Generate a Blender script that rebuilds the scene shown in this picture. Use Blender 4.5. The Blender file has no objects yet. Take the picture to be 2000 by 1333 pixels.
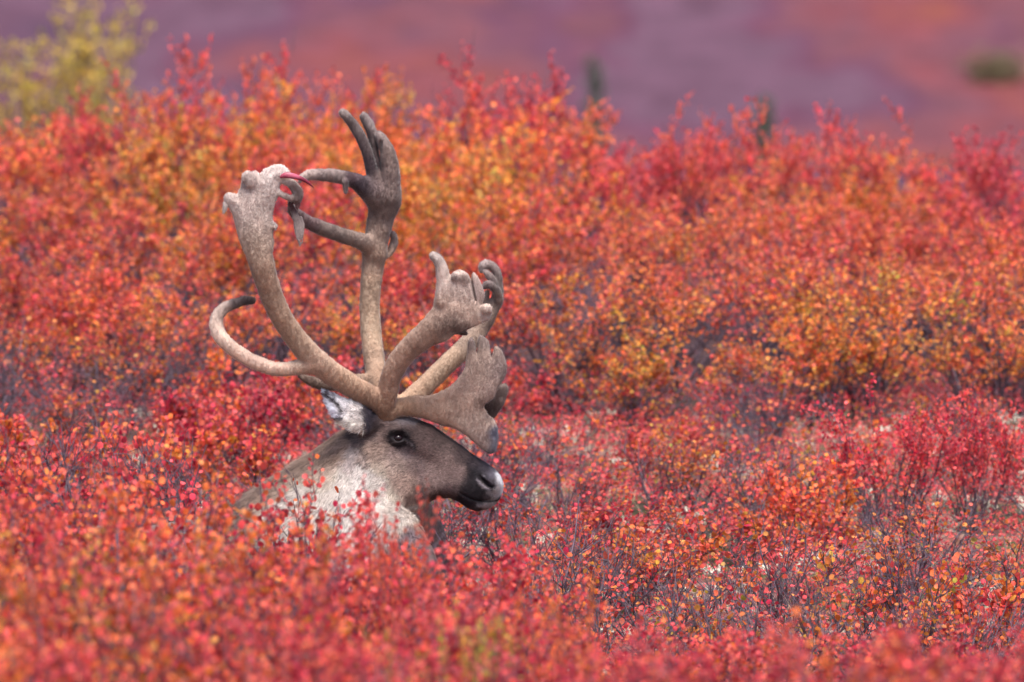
import bpy, math, random
import numpy as np
from mathutils import Vector, noise as mnoise

rng = np.random.default_rng(7)
random.seed(7)
scene = bpy.context.scene
COL = scene.collection

# ------------------------------------------------------------------ camera, sky, sun, exposure
CAM_H = 3.2; CAM_D = 34.0
LENS = 404.0; F = LENS / 36.0 * 2000.0
PITCH = math.atan(CAM_H / CAM_D) - math.atan((1300 - 666.5) / F)
cam_data = bpy.data.cameras.new('camera')
cam = bpy.data.objects.new('camera', cam_data); COL.objects.link(cam)
cam.location = (0, -CAM_D, CAM_H)
cam.rotation_euler = (math.pi / 2 - PITCH, 0, 0)
cam_data.lens = LENS; cam_data.sensor_width = 36
cam_data.clip_start = 0.5; cam_data.clip_end = 6000
cam_data.dof.use_dof = True
cam_data.dof.focus_distance = 33.95
cam_data.dof.aperture_fstop = 5.7
cam_data.dof.aperture_blades = 0
scene.camera = cam

world = bpy.data.worlds.new("World"); scene.world = world; world.use_nodes = True
nt = world.node_tree; nt.nodes.clear()
sky = nt.nodes.new('ShaderNodeTexSky'); sky.sky_type = 'NISHITA'; sky.sun_disc = False
SUN_EL = math.radians(66); SUN_AZ = math.radians(168)     # azimuth measured from +Y (away from camera) towards +X
sky.sun_elevation = SUN_EL; sky.sun_rotation = SUN_AZ
sky.air_density = 1.0; sky.dust_density = 3.0; sky.ozone_density = 1.0
bg = nt.nodes.new('ShaderNodeBackground'); bg.inputs['Strength'].default_value = 0.12
wo = nt.nodes.new('ShaderNodeOutputWorld')
nt.links.new(sky.outputs[0], bg.inputs[0]); nt.links.new(bg.outputs[0], wo.inputs[0])

sun_d = bpy.data.lights.new('sun', 'SUN'); sun_d.energy = 3.0; sun_d.angle = math.radians(22)
sun_d.color = (1.0, 0.955, 0.90)
sun = bpy.data.objects.new('sun', sun_d); COL.objects.link(sun)
sdir = Vector((math.sin(SUN_AZ) * math.cos(SUN_EL), math.cos(SUN_AZ) * math.cos(SUN_EL), math.sin(SUN_EL)))
sun.location = sdir * 60
sun.rotation_euler = sdir.to_track_quat('Z', 'Y').to_euler()

scene.view_settings.view_transform = 'Standard'
scene.view_settings.look = 'None'
scene.view_settings.gamma = 1.0
scene.view_settings.use_curve_mapping = False
scene.view_settings.exposure = 1.25
scene.cycles.use_denoising = True
scene.cycles.max_bounces = 8
scene.cycles.transparent_max_bounces = 4

# ------------------------------------------------------------------ helpers
FWD = np.array([0, math.cos(PITCH), -math.sin(PITCH)])
UP = np.array([0, math.sin(PITCH), math.cos(PITCH)])
RT = np.array([1.0, 0, 0])
def P(px, py, y=0.0):
    """world point that stands at depth y (metres beyond the animal) where the photo shows it"""
    v = FWD + RT * ((px - 1000) / F) + UP * ((666.5 - py) / F)
    t = (y + CAM_D) / v[1]
    return np.array([0, -CAM_D, CAM_H]) + v * t
def PX(x, z):      # inverse on the plane y = 0
    s = F / CAM_D
    px = 1000 + x * s * 0.998
    # linearised about the frame
    z0 = P(1000, 667)[2]; z1 = P(1000, 1067)[2]
    return px, 667 + (z - z0) / (z1 - z0) * 400

def lin(r, g, b):
    f = lambda c: (c / 255 / 12.92) if c / 255 <= 0.04045 else ((c / 255 + 0.055) / 1.055) ** 2.4
    return (f(r), f(g), f(b))

def mesh_np(name, verts, faces=None, quads=None, tris=None, mat=None, smooth=False):
    me = bpy.data.meshes.new(name)
    verts = np.asarray(verts, np.float32)
    nq = 0 if quads is None else len(quads); ntri = 0 if tris is None else len(tris)
    loops = []; starts = []
    if nq: loops.append(np.asarray(quads, np.int32).ravel()); starts.append(np.arange(nq) * 4)
    if ntri: loops.append(np.asarray(tris, np.int32).ravel()); starts.append(nq * 4 + np.arange(ntri) * 3)
    lp = np.concatenate(loops); st = np.concatenate(starts).astype(np.int32)
    me.vertices.add(len(verts)); me.vertices.foreach_set('co', verts.ravel())
    me.loops.add(len(lp)); me.loops.foreach_set('vertex_index', lp)
    me.polygons.add(len(st)); me.polygons.foreach_set('loop_start', st)
    if smooth: me.polygons.foreach_set('use_smooth', np.ones(len(st), bool))
    me.update(calc_edges=True); me.validate()
    if mat: me.materials.append(mat)
    return me
def set_float(me, name, vals):
    a = me.attributes.new(name, 'FLOAT', 'POINT'); a.data.foreach_set('value', np.asarray(vals, np.float32).ravel())
def set_col(me, name, vals):
    v = np.concatenate([np.asarray(vals, np.float32), np.ones((len(vals), 1), np.float32)], 1)
    a = me.attributes.new(name, 'FLOAT_COLOR', 'POINT'); a.data.foreach_set('color', v.ravel())
def link(name, data, parent=None, loc=(0, 0, 0)):
    o = bpy.data.objects.new(name, data); COL.objects.link(o); o.location = loc
    if parent: o.parent = parent
    return o
def tag(o, label=None, cat=None, group=None, kind=None):
    if label: o['label'] = label
    if cat: o['category'] = cat
    if group: o['group'] = group
    if kind: o['kind'] = kind
    return o

def smooth01(t):
    t = np.clip(t, 0, 1); return t * t * (3 - 2 * t)

# ------------------------------------------------------------------ materials
def new_mat(name):
    m = bpy.data.materials.new(name); m.use_nodes = True
    n = m.node_tree; n.nodes.clear()
    out = n.nodes.new('ShaderNodeOutputMaterial')
    return m, n, out
def N(n, t, **kw):
    d = n.nodes.new(t)
    for k, v in kw.items(): setattr(d, k, v)
    return d

def leaf_material(name, stops, under=0.25, trans=0.42, bright=1.0):
    m, n, out = new_mat(name); L = n.links.new
    info = N(n, 'ShaderNodeObjectInfo'); sep = N(n, 'ShaderNodeSeparateColor'); L(info.outputs['Color'], sep.inputs[0])
    rnd = N(n, 'ShaderNodeAttribute', attribute_name='rnd')
    a = N(n, 'ShaderNodeMath', operation='SUBTRACT'); L(rnd.outputs['Fac'], a.inputs[0]); a.inputs[1].default_value = 0.5
    b = N(n, 'ShaderNodeMath', operation='MULTIPLY_ADD'); L(a.outputs[0], b.inputs[0]); L(sep.outputs['Green'], b.inputs[1]); L(sep.outputs['Red'], b.inputs[2])
    ramp = N(n, 'ShaderNodeValToRGB'); r = ramp.color_ramp
    while len(r.elements) < len(stops): r.elements.new(0.5)
    for e, (p, c) in zip(r.elements, stops): e.position = p; e.color = (*c, 1)
    L(b.outputs[0], ramp.inputs[0])
    v2 = N(n, 'ShaderNodeAttribute', attribute_name='val')
    vm = N(n, 'ShaderNodeMath', operation='MULTIPLY'); L(v2.outputs['Fac'], vm.inputs[0]); L(sep.outputs['Blue'], vm.inputs[1])
    mul = N(n, 'ShaderNodeVectorMath', operation='SCALE'); L(ramp.outputs[0], mul.inputs[0]); L(vm.outputs[0], mul.inputs['Scale'])
    # fine veins / blotches
    tc = N(n, 'ShaderNodeTexCoord'); nz = N(n, 'ShaderNodeTexNoise'); nz.inputs['Scale'].default_value = 260; L(tc.outputs['Object'], nz.inputs['Vector'])
    mr = N(n, 'ShaderNodeMapRange'); mr.inputs[1].default_value = 0.3; mr.inputs[2].default_value = 0.7; mr.inputs[3].default_value = 0.72; mr.inputs[4].default_value = 1.2; L(nz.outputs['Fac'], mr.inputs[0])
    mul2 = N(n, 'ShaderNodeVectorMath', operation='SCALE'); L(mul.outputs[0], mul2.inputs[0]); L(mr.outputs[0], mul2.inputs['Scale'])
    # paler underside
    geo = N(n, 'ShaderNodeNewGeometry')
    mixu = N(n, 'ShaderNodeMix', data_type='RGBA'); 
    fac = N(n, 'ShaderNodeMath', operation='MULTIPLY'); L(geo.outputs['Backfacing'], fac.inputs[0]); fac.inputs[1].default_value = under
    L(fac.outputs[0], mixu.inputs[0]); L(mul2.outputs[0], mixu.inputs[6]); mixu.inputs[7].default_value = (0.66, 0.22, 0.16, 1)
    dif = N(n, 'ShaderNodeBsdfPrincipled'); L(mixu.outputs[2], dif.inputs['Base Color']); dif.inputs['Roughness'].default_value = 0.5
    dif.inputs['Specular IOR Level'].default_value = 0.18
    tr = N(n, 'ShaderNodeBsdfTranslucent'); L(mul2.outputs[0], tr.inputs['Color'])
    mx = N(n, 'ShaderNodeMixShader'); mx.inputs[0].default_value = trans; L(dif.outputs[0], mx.inputs[1]); L(tr.outputs[0], mx.inputs[2])
    L(mx.outputs[0], out.inputs[0])
    return m
BIRCH = [(0.0, (0.54, 0.026, 0.07)), (0.2, (0.84, 0.078, 0.105)), (0.42, (0.90, 0.135, 0.078)), (0.6, (0.90, 0.22, 0.045)), (0.8, (0.86, 0.38, 0.06)), (1.0, (0.42, 0.38, 0.06))]
M_LEAF = leaf_material('dwarf_birch_leaf', BIRCH)
YEL = [(0.0, (0.66, 0.40, 0.05)), (0.5, (0.72, 0.55, 0.10)), (1.0, (0.36, 0.36, 0.08))]
M_YLEAF = leaf_material('yellow_leaf', YEL, under=0.2)

def simple_noise_mat(name, c1, c2, scale, rough=0.8, bump=0.0, detail=4, c3=None, coord='Object'):
    m, n, out = new_mat(name); L = n.links.new
    tc = N(n, 'ShaderNodeTexCoord'); nz = N(n, 'ShaderNodeTexNoise'); nz.inputs['Scale'].default_value = scale; nz.inputs['Detail'].default_value = detail
    L(tc.outputs[coord], nz.inputs['Vector'])
    rp = N(n, 'ShaderNodeValToRGB'); rp.color_ramp.elements[0].position = 0.32; rp.color_ramp.elements[1].position = 0.68
    rp.color_ramp.elements[0].color = (*c1, 1); rp.color_ramp.elements[1].color = (*c2, 1)
    if c3: e = rp.color_ramp.elements.new(0.5); e.color = (*c3, 1)
    L(nz.outputs['Fac'], rp.inputs[0])
    p = N(n, 'ShaderNodeBsdfPrincipled'); p.inputs['Roughness'].default_value = rough; L(rp.outputs[0], p.inputs['Base Color'])
    if bump:
        bp = N(n, 'ShaderNodeBump'); bp.inputs['Strength'].default_value = bump; bp.inputs['Distance'].default_value = 0.01
        L(nz.outputs['Fac'], bp.inputs['Height']); L(bp.outputs[0], p.inputs['Normal'])
    L(p.outputs[0], out.inputs[0])
    return m
M_STEM = simple_noise_mat('birch_bark', (0.035, 0.018, 0.028), (0.13, 0.085, 0.115), 45, 0.6)
M_TRUNK = simple_noise_mat('spruce_bark', (0.05, 0.04, 0.035), (0.12, 0.1, 0.09), 20, 0.8)
M_NEEDLE = simple_noise_mat('spruce_needles', (0.035, 0.065, 0.035), (0.07, 0.12, 0.06), 9, 0.6)
M_GRASS = simple_noise_mat('dry_grass', (0.34, 0.23, 0.13), (0.55, 0.42, 0.27), 3, 0.7)
M_LICHEN = simple_noise_mat('reindeer_lichen', (0.36, 0.33, 0.26), (0.66, 0.63, 0.52), 25, 0.9, 0.3)

# ------------------------------------------------------------------ terrain
def ground_z(x, d):
    x = np.asarray(x, float); d = np.asarray(d, float)
    z = np.where(d < 33, 1.6 * (33 - np.clip(d, 0, 33)) / 33, 0.0)
    z = np.where(d > 34, 0.04 * (np.clip(d, 34, 50) - 34), z)
    z = np.where(d > 50, np.interp(d, [50, 55, 60, 66, 75, 90, 110, 140, 180], [0.64, 0.42, 0.05, -0.45, -1.3, -2.9, -5.4, -9.2, -12.0]), z)
    z = np.where(d > 180, z + 0.10 * (np.clip(d, 180, 700) - 180) + 0.22 * np.clip(d - 700, 0, 5000), z)
    z = z + 0.018 * np.sin(x * 3.1 + d * 1.7) * np.cos(d * 2.3 - x) + 0.01 * np.sin(x * 7.3) * np.sin(d * 6.1)
    far = smooth01((d - 150) / 60)
    z = z + far * (0.3 * np.sin(x / 9.0 + d / 23.0))
    return z
def gz(x, d): return float(ground_z(x, d))

def build_ground():
    ds = np.concatenate([np.linspace(-400, 0, 12)[:-1], np.linspace(0, 24, 30)[:-1], np.linspace(24, 50, 420)[:-1], np.linspace(50, 150, 60)[:-1],
                         np.linspace(150, 300, 150)[:-1], np.linspace(300, 3200, 50)])
    u = np.concatenate([-np.geomspace(1500, 4.2, 40), np.linspace(-4, 4, 130), np.geomspace(4.2, 1500, 40)])
    X, D = np.meshgrid(u, ds)
    Z = ground_z(X, D)
    near = (D > 28) & (D < 45) & (np.abs(X) < 4)
    # lichen hummocks
    hum = np.zeros_like(Z)
    ii = np.argwhere(near)
    for i, j in ii:
        hum[i, j] = 0.022 * mnoise.noise(Vector((X[i, j] * 9, D[i, j] * 9, 0))) + 0.03 * mnoise.noise(Vector((X[i, j] * 3, D[i, j] * 3, 5)))
    Z = Z + hum
    nr, nc = X.shape
    V = np.stack([X.ravel(), (D - CAM_D).ravel(), Z.ravel()], 1)
    idx = np.arange(nr * nc).reshape(nr, nc)
    Q = np.stack([idx[:-1, :-1], idx[:-1, 1:], idx[1:, 1:], idx[1:, :-1]], -1).reshape(-1, 4)
    m, n, out = new_mat('tundra_ground'); L = n.links.new
    geo = N(n, 'ShaderNodeNewGeometry')
    sp = N(n, 'ShaderNodeSeparateXYZ'); L(geo.outputs['Position'], sp.inputs[0])
    # near: cream lichen, dark peat, moss, red litter
    n1 = N(n, 'ShaderNodeTexNoise'); n1.inputs['Scale'].default_value = 2.3; n1.inputs['Detail'].default_value = 6; n1.inputs['Roughness'].default_value = 0.65; L(geo.outputs['Position'], n1.inputs['Vector'])
    r1 = N(n, 'ShaderNodeValToRGB'); e = r1.color_ramp.elements
    e[0].position = 0.38; e[0].color = (0.05, 0.038, 0.026, 1); e[1].position = 0.70; e[1].color = (0.46, 0.41, 0.33, 1)
    q = e.new(0.44); q.color = (0.07, 0.065, 0.03, 1); q = e.new(0.52); q.color = (0.17, 0.06, 0.05, 1); q = e.new(0.60); q.color = (0.20, 0.15, 0.12, 1)
    L(n1.outputs['Fac'], r1.inputs[0])
    n2 = N(n, 'ShaderNodeTexNoise'); n2.inputs['Scale'].default_value = 38; n2.inputs['Detail'].default_value = 5; L(geo.outputs['Position'], n2.inputs['Vector'])
    mr = N(n, 'ShaderNodeMapRange'); mr.inputs[1].default_value = 0.3; mr.inputs[2].default_value = 0.7; mr.inputs[3].default_value = 0.5; mr.inputs[4].default_value = 1.3; L(n2.outputs['Fac'], mr.inputs[0])
    s1 = N(n, 'ShaderNodeVectorMath', operation='SCALE'); L(r1.outputs[0], s1.inputs[0]); L(mr.outputs[0], s1.inputs['Scale'])
    # far slope: patches of purple heath, red birch, grey lichen, willow
    mp = N(n, 'ShaderNodeMapping'); mp.inputs['Scale'].default_value = (0.13, 0.036, 0.05); mp.inputs['Location'].default_value = (3.1, 7.7, 0.4); L(geo.outputs['Position'], mp.inputs['Vector'])
    f1 = N(n, 'ShaderNodeTexNoise'); f1.inputs['Scale'].default_value = 1.5; f1.inputs['Detail'].default_value = 3; f1.inputs['Roughness'].default_value = 0.55; L(mp.outputs[0], f1.inputs['Vector'])
    # more red birch towards the right of the slope, more heath to the left
    gx = N(n, 'ShaderNodeMapRange'); gx.inputs[1].default_value = -9; gx.inputs[2].default_value = 11; gx.inputs[3].default_value = -0.09; gx.inputs[4].default_value = 0.09; L(sp.outputs['X'], gx.inputs[0])
    ad = N(n, 'ShaderNodeMath', operation='ADD'); L(f1.outputs['Fac'], ad.inputs[0]); L(gx.outputs[0], ad.inputs[1])
    fr = N(n, 'ShaderNodeValToRGB'); e = fr.color_ramp.elements
    e[0].position = 0.24; e[0].color = (0.15, 0.10, 0.19, 1); e[1].position = 0.76; e[1].color = (0.56, 0.19, 0.10, 1)
    for p_, c_ in ((0.35, (0.26, 0.115, 0.18)), (0.43, (0.32, 0.155, 0.235)), (0.48, (0.29, 0.10, 0.175)), (0.54, (0.37, 0.13, 0.17)), (0.61, (0.46, 0.12, 0.14)), (0.68, (0.52, 0.14, 0.11))):
        q = e.new(p_); q.color = (*c_, 1)
    L(ad.outputs[0], fr.inputs[0])
    f2 = N(n, 'ShaderNodeTexNoise'); f2.inputs['Scale'].default_value = 1.1; f2.inputs['Detail'].default_value = 8; f2.inputs['Roughness'].default_value = 0.75; L(geo.outputs['Position'], f2.inputs['Vector'])
    mr2 = N(n, 'ShaderNodeMapRange'); mr2.inputs[1].default_value = 0.3; mr2.inputs[2].default_value = 0.7; mr2.inputs[3].default_value = 0.55; mr2.inputs[4].default_value = 1.35; L(f2.outputs['Fac'], mr2.inputs[0]); mr2.inputs[3].default_value = 0.17; mr2.inputs[4].default_value = 0.34
    s2 = N(n, 'ShaderNodeVectorMath', operation='SCALE'); L(fr.outputs[0], s2.inputs[0]); L(mr2.outputs[0], s2.inputs['Scale'])
    mf = N(n, 'ShaderNodeMapRange'); mf.inputs[1].default_value = 7; mf.inputs[2].default_value = 14; L(sp.outputs['Y'], mf.inputs[0])
    mx = N(n, 'ShaderNodeMix', data_type='RGBA'); L(mf.outputs[0], mx.inputs[0]); L(s1.outputs[0], mx.inputs[6]); L(s2.outputs[0], mx.inputs[7])
    p = N(n, 'ShaderNodeBsdfPrincipled'); p.inputs['Roughness'].default_value = 0.95; p.inputs['Specular IOR Level'].default_value = 0.1
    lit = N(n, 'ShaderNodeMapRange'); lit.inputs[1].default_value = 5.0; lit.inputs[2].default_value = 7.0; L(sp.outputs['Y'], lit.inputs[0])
    dark_mix = N(n, 'ShaderNodeMix', data_type='RGBA'); L(lit.outputs[0], dark_mix.inputs[0]); L(s1.outputs[0], dark_mix.inputs[6]); dark_mix.inputs[7].default_value = (0.05, 0.03, 0.024, 1)  # near ground blends to an even dark brown below the thicket
    L(dark_mix.outputs[2], mx.inputs[6])
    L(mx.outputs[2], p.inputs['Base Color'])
    bp = N(n, 'ShaderNodeBump'); bp.inputs['Strength'].default_value = 0.8; bp.inputs['Distance'].default_value = 0.02; L(n2.outputs['Fac'], bp.inputs['Height']); L(bp.outputs[0], p.inputs['Normal'])
    L(p.outputs[0], out.inputs[0])
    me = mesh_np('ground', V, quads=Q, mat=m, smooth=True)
    o = link('ground', me); tag(o, 'autumn tundra ground of pale lichen and moss rising to a far purple slope', None, None, 'structure')
build_ground()

# ------------------------------------------------------------------ plant builders
def leaves_mesh(name, C, A, Nn, S, rnd, val, mat, broad=0.46, fold=0.25):
    C = np.asarray(C, float); A = np.asarray(A, float); Nn = np.asarray(Nn, float); S = np.asarray(S, float)
    A /= np.linalg.norm(A, axis=1, keepdims=True) + 1e-9
    B = np.cross(Nn, A); B /= np.linalg.norm(B, axis=1, keepdims=True) + 1e-9
    Nn = np.cross(A, B)
    prof = [(0, 0), (0.28, 0.95), (0.74, 0.9), (1.0, 0), (0.74, -0.9), (0.28, -0.95)]
    k = len(C); V = np.zeros((k, 6, 3))
    for i, (u, v) in enumerate(prof):
        V[:, i] = C + (A * u + B * (v * broad) + Nn * (abs(v) * broad * fold)) * S[:, None]
    b = (np.arange(k) * 6)[:, None]
    Q = np.concatenate([b + np.array([0, 1, 2, 3]), b + np.array([0, 3, 4, 5])])
    me = mesh_np(name, V.reshape(-1, 3), quads=Q, mat=mat)
    set_float(me, 'rnd', np.repeat(rnd, 6)); set_float(me, 'val', np.repeat(val, 6))
    return me

def tubes_mesh(name, lines, mat, sides=3):
    """lines: list of (points Nx3, radii N)"""
    VV = []; QQ = []; off = 0
    ang = np.arange(sides) / sides * 2 * math.pi
    for pts, rad in lines:
        pts = np.asarray(pts); n = len(pts)
        t = np.gradient(pts, axis=0); t /= np.linalg.norm(t, axis=1, keepdims=True) + 1e-9
        ref = np.tile(np.array([0.3, 0.9, 0.31]), (n, 1))
        a = np.cross(t, ref); a /= np.linalg.norm(a, axis=1, keepdims=True) + 1e-9
        b = np.cross(t, a)
        ring = pts[:, None] + (a[:, None] * np.cos(ang)[None, :, None] + b[:, None] * np.sin(ang)[None, :, None]) * np.asarray(rad)[:, None, None]
        VV.append(ring.reshape(-1, 3))
        idx = off + np.arange(n * sides).reshape(n, sides)
        nx = np.roll(idx, -1, axis=1)
        QQ.append(np.stack([idx[:-1], nx[:-1], nx[1:], idx[1:]], -1).reshape(-1, 4))
        off += n * sides
    return mesh_np(name, np.concatenate(VV), quads=np.concatenate(QQ), mat=mat, smooth=True)

def grow(p0, dirn, length, n, wob, lift, r):
    pts = [np.array(p0, float)]; d = np.array(dirn, float)
    st = length / n
    for i in range(n):
        d = d + r.normal(0, wob, 3) + np.array([0, 0, lift])
        d /= np.linalg.norm(d)
        pts.append(pts[-1] + d * st)
    return np.array(pts)

def build_shrub_meshes(H, spread, nstem, seed, leaf_lo=0.25, leaf=0.0178, spacing=0.0098, nbr=8, sub=3, mat=M_LEAF, thick=1.0, bare=0.0, upright=0.0, clumpy=0.28):
    r = np.random.default_rng(seed)
    lines = []; C = []; A = []; NN = []; S = []; R = []; VL = []
    def leaves_on(pts, br, dens=1.0):
        bv = r.uniform(0.75, 1.1)
        seg = np.linalg.norm(np.diff(pts, axis=0), axis=1); Lt = seg.sum(); cum = np.concatenate([[0], np.cumsum(seg)])
        k = max(1, int(Lt / spacing * dens)); ts = (np.arange(k) + r.random(k)) / k * Lt
        for t in ts:
            i = min(np.searchsorted(cum, t) - 1, len(seg) - 1); i = max(i, 0)
            p = pts[i] + (pts[i + 1] - pts[i]) * ((t - cum[i]) / max(seg[i], 1e-6))
            if p[2] < leaf_lo * H * (0.7 + 0.6 * r.random()): continue
            d = (pts[i + 1] - pts[i]) / max(seg[i], 1e-6)
            side = r.normal(0, 1, 3); side -= d * side.dot(d); side /= np.linalg.norm(side) + 1e-9
            ax = d * 0.5 + side * 0.9 + np.array([0, 0, r.normal(0, .25)])
            nrm = r.normal(0, 0.8, 3) + np.array([0, 0, 0.55]) + side * 0.3
            C.append(p + side * 0.003); A.append(ax); NN.append(nrm)
            S.append(leaf * r.uniform(0.5, 1.2)); R.append(np.clip(0.5 + br + r.normal(0, 0.17), 0, 1)); VL.append(r.uniform(0.50, 1.18) * bv)
    for s in range(nstem):
        az = r.uniform(0, 2 * math.pi); til = r.uniform(0.12, 1.0) * spread
        d = np.array([math.cos(az) * til, math.sin(az) * til, 1.0]); d /= np.linalg.norm(d)
        Ls = H * r.uniform(0.72, 1.06) / max(0.75, d[2] ** 0.4)
        base = np.array([math.cos(az), math.sin(az), 0]) * r.uniform(0, 0.10) * (0.5 + H); base[2] = -0.05
        pts = grow(base, d, Ls, 9, 0.10, 0.025 + upright, r)
        r0 = (0.0040 + 0.0046 * H) * r.uniform(0.6, 1.15) * thick
        rad = np.linspace(r0, 0.0012, len(pts)); lines.append((pts, rad))
        br_s = r.normal(0, 0.12)
        isbare = r.random() < bare
        if not isbare: leaves_on(pts[5:], br_s)
        for b in range(nbr):
            t = r.uniform(0.18, 0.96); i = int(t * (len(pts) - 1))
            dd = pts[min(i + 1, len(pts) - 1)] - pts[i - 1]; dd /= np.linalg.norm(dd)
            side = r.normal(0, 1, 3); side -= dd * side.dot(dd); side /= np.linalg.norm(side)
            dr = dd * 0.75 + side * r.uniform(0.5, 1.0)
            Lb = H * r.uniform(0.16, 0.36) * (1.1 - 0.55 * t)
            bp = grow(pts[i], dr / np.linalg.norm(dr), Lb, 5, 0.13, 0.09, r)
            lines.append((bp, np.linspace(max(0.0018, rad[i] * 0.6), 0.0010, len(bp))))
            br = br_s + r.normal(0, 0.16)
            thin = r.random() < clumpy
            if not isbare and not thin: leaves_on(bp[1:], br)
            for c in range(sub):
                j = r.integers(1, len(bp)); dd2 = bp[j] - bp[j - 1]; dd2 /= np.linalg.norm(dd2)
                side = r.normal(0, 1, 3); dr = dd2 + side * 0.5
                tw = grow(bp[j], dr / np.linalg.norm(dr), r.uniform(0.04, 0.10) * (0.6 + 0.7 * H), 3, 0.15, 0.08, r)
                lines.append((tw, np.linspace(0.0013, 0.0008, len(tw))))
                if not isbare and (not thin or r.random() < .3): leaves_on(tw, br, 1.15)
    sm = tubes_mesh('stems', lines, M_STEM)
    lm = leaves_mesh('leaves', C, A, NN, S, np.array(R), np.array(VL), mat)
    zt = np.percentile(np.array(C)[:, 2], 99.5)
    return dict(stems=sm, leaves=lm, top=zt, n=len(C))

V = {}
def vset(key, n, **kw):
    V[key] = [build_shrub_meshes(seed=hash_seed(key) + i * 17, **kw) for i in range(n)]
def hash_seed(s): return sum(ord(c) * (i + 3) for i, c in enumerate(s))
vset('tall', 4, H=0.62, spread=0.62, nstem=15, leaf_lo=0.34, nbr=9, sub=3, spacing=0.0098)
vset('open', 4, H=0.64, spread=0.75, nstem=22, leaf_lo=0.50, nbr=8, sub=3, thick=1.35, spacing=0.012, bare=0.10, clumpy=0.42)
vset('spire', 4, H=0.70, spread=0.30, nstem=8, leaf_lo=0.35, nbr=9, sub=3, upright=0.05)
vset('low', 4, H=0.36, spread=0.95, nstem=13, leaf_lo=0.28, nbr=7, sub=3, spacing=0.0095)
vset('sparse', 5, H=0.42, spread=0.85, nstem=15, leaf_lo=0.38, nbr=8, sub=4, spacing=0.027, thick=1.15, bare=0.34)
vset('front', 3, H=0.62, spread=0.62, nstem=14, leaf_lo=0.30, nbr=8, sub=3, leaf=0.0165)
vset('mat', 3, H=0.17, spread=1.5, nstem=14, leaf_lo=0.15, nbr=5, sub=2, leaf=0.011, spacing=0.010)
vset('willow', 1, H=1.5, spread=0.36, nstem=12, leaf_lo=0.15, nbr=10, sub=4, leaf=0.042, spacing=0.045, mat=M_YLEAF, thick=1.2)
vset('farwillow', 1, H=1.3, spread=0.6, nstem=12, leaf_lo=0.1, nbr=8, sub=3, leaf=0.12, spacing=0.018, mat=M_YLEAF, thick=1.2)
vset('bare', 2, H=0.45, spread=0.5, nstem=5, leaf_lo=0.55, nbr=7, sub=4, spacing=0.045, thick=1.35, bare=0.35)

shrub_count = {}
ALL = []
def shrub(key, x, d, top_z=None, hsv=(0.4, 0.8, 1.0), row='', rot=None, label=None, cat='shrub', group=None, name='dwarf_birch_shrub', xs=1.0, vi=None):
    vs = V[key]; v = vs[rng.integers(len(vs))] if vi is None else vs[vi]
    g = gz(x, d)
    root = bpy.data.objects.new(name, None); COL.objects.link(root)
    root.empty_display_size = 0.1
    H = v['top']
    s = 1.0; dz = 0.0
    if top_z is not None:
        need = top_z - g
        s = need / H
        sc = min(max(s, 0.72), 1.35)
        if sc > s: dz = need - H * sc      # rooted a little deeper between hummocks
        s = sc
    w = xs * (0.5 + 0.5 * s)
    root.location = (x, d - CAM_D, g + dz)
    root.scale = (w, w, s)
    root.rotation_euler = (0, 0, rng.uniform(0, 6.28) if rot is None else rot)
    for part in ('stems', 'leaves'):
        o = bpy.data.objects.new(part, v[part]); COL.objects.link(o); o.parent = root
        if part == 'leaves':
            o['kind'] = 'stuff'
            o.color = (hsv[0], hsv[1], hsv[2], 1)
    ALL.append(dict(o=root, x=x, d=d, top=g + dz + H * s, hsv=hsv, row=row, label=label, cat=cat, group=group, key=key, s=s))
    return root

def pix(x, d, z):
    v = np.array([x, d, z - CAM_H]); f = v.dot(FWD)
    return 1000 + F * v[0] / f, 666.5 - F * v.dot(UP) / f

# colour field over the picture's places: hue 0 crimson .. 0.5 orange .. 0.85 yellow
def n2(x, y, k=0): return mnoise.noise(Vector((x, y, k * 13.7)))

# skyline (photo heights of the tallest sprays)
SKX = [-300, 0, 60, 130, 180, 230, 290, 330, 380, 430, 470, 520, 590, 640, 700, 740, 800, 850, 900, 950, 1000, 1060, 1130, 1200, 1260, 1330, 1380, 1440, 1520, 1590, 1640, 1700, 1780, 1850, 1900, 1960, 2000, 2300]
SKY = [200, 175, 195, 200, 155, 160, 200, 130, 100, 150, 210, 135, 120, 180, 190, 155, 170, 190, 175, 120, 140, 175, 205, 240, 275, 215, 215, 215, 265, 225, 275, 230, 275, 260, 270, 265, 280, 280]
def sky_y(px): return float(np.interp(px, SKX, SKY) + np.interp(px, [1050, 1200, 2300], [0, 24, 24]))

def row_of(d, xspace, tops, key, rowname, hue, margin=0.5, jit=0.12, dj=0.35, gap=None):
    half = d * 1000 / F + margin
    n = int(2 * half / xspace)
    for i in range(n):
        x = -half + (i + 0.5) / n * 2 * half + rng.uniform(-jit, jit)
        dd = d + rng.uniform(-dj, dj)
        px = 1000 + F * x / dd
        py = tops(px)
        if py is None: continue
        if gap and gap(px): continue
        z = P(px, py, dd - CAM_D)[2]
        h = hue(px, py)
        k = key(px) if callable(key) else key
        shrub(k, x, dd, z, h, rowname)

def jitter(a): return lambda px: a(px) + rng.uniform(-22, 30)
def hue_back(px, py):
    h = 0.48 + 0.46 * n2(px / 260, py / 170, 1) + 0.10 * n2(px / 90, py / 80, 2)
    if px < 480: h += 0.09
    if 620 < px < 830 and py < 320: h += 0.10
    if px > 1050 and py < 330: h -= 0.02
    if px > 1000 and py > 400: h += 0.10
    return (float(np.clip(h, 0.16, 0.72)), 0.62, float(rng.uniform(0.95, 1.12) * (1.1 if py < 330 else 1.0)))

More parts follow.
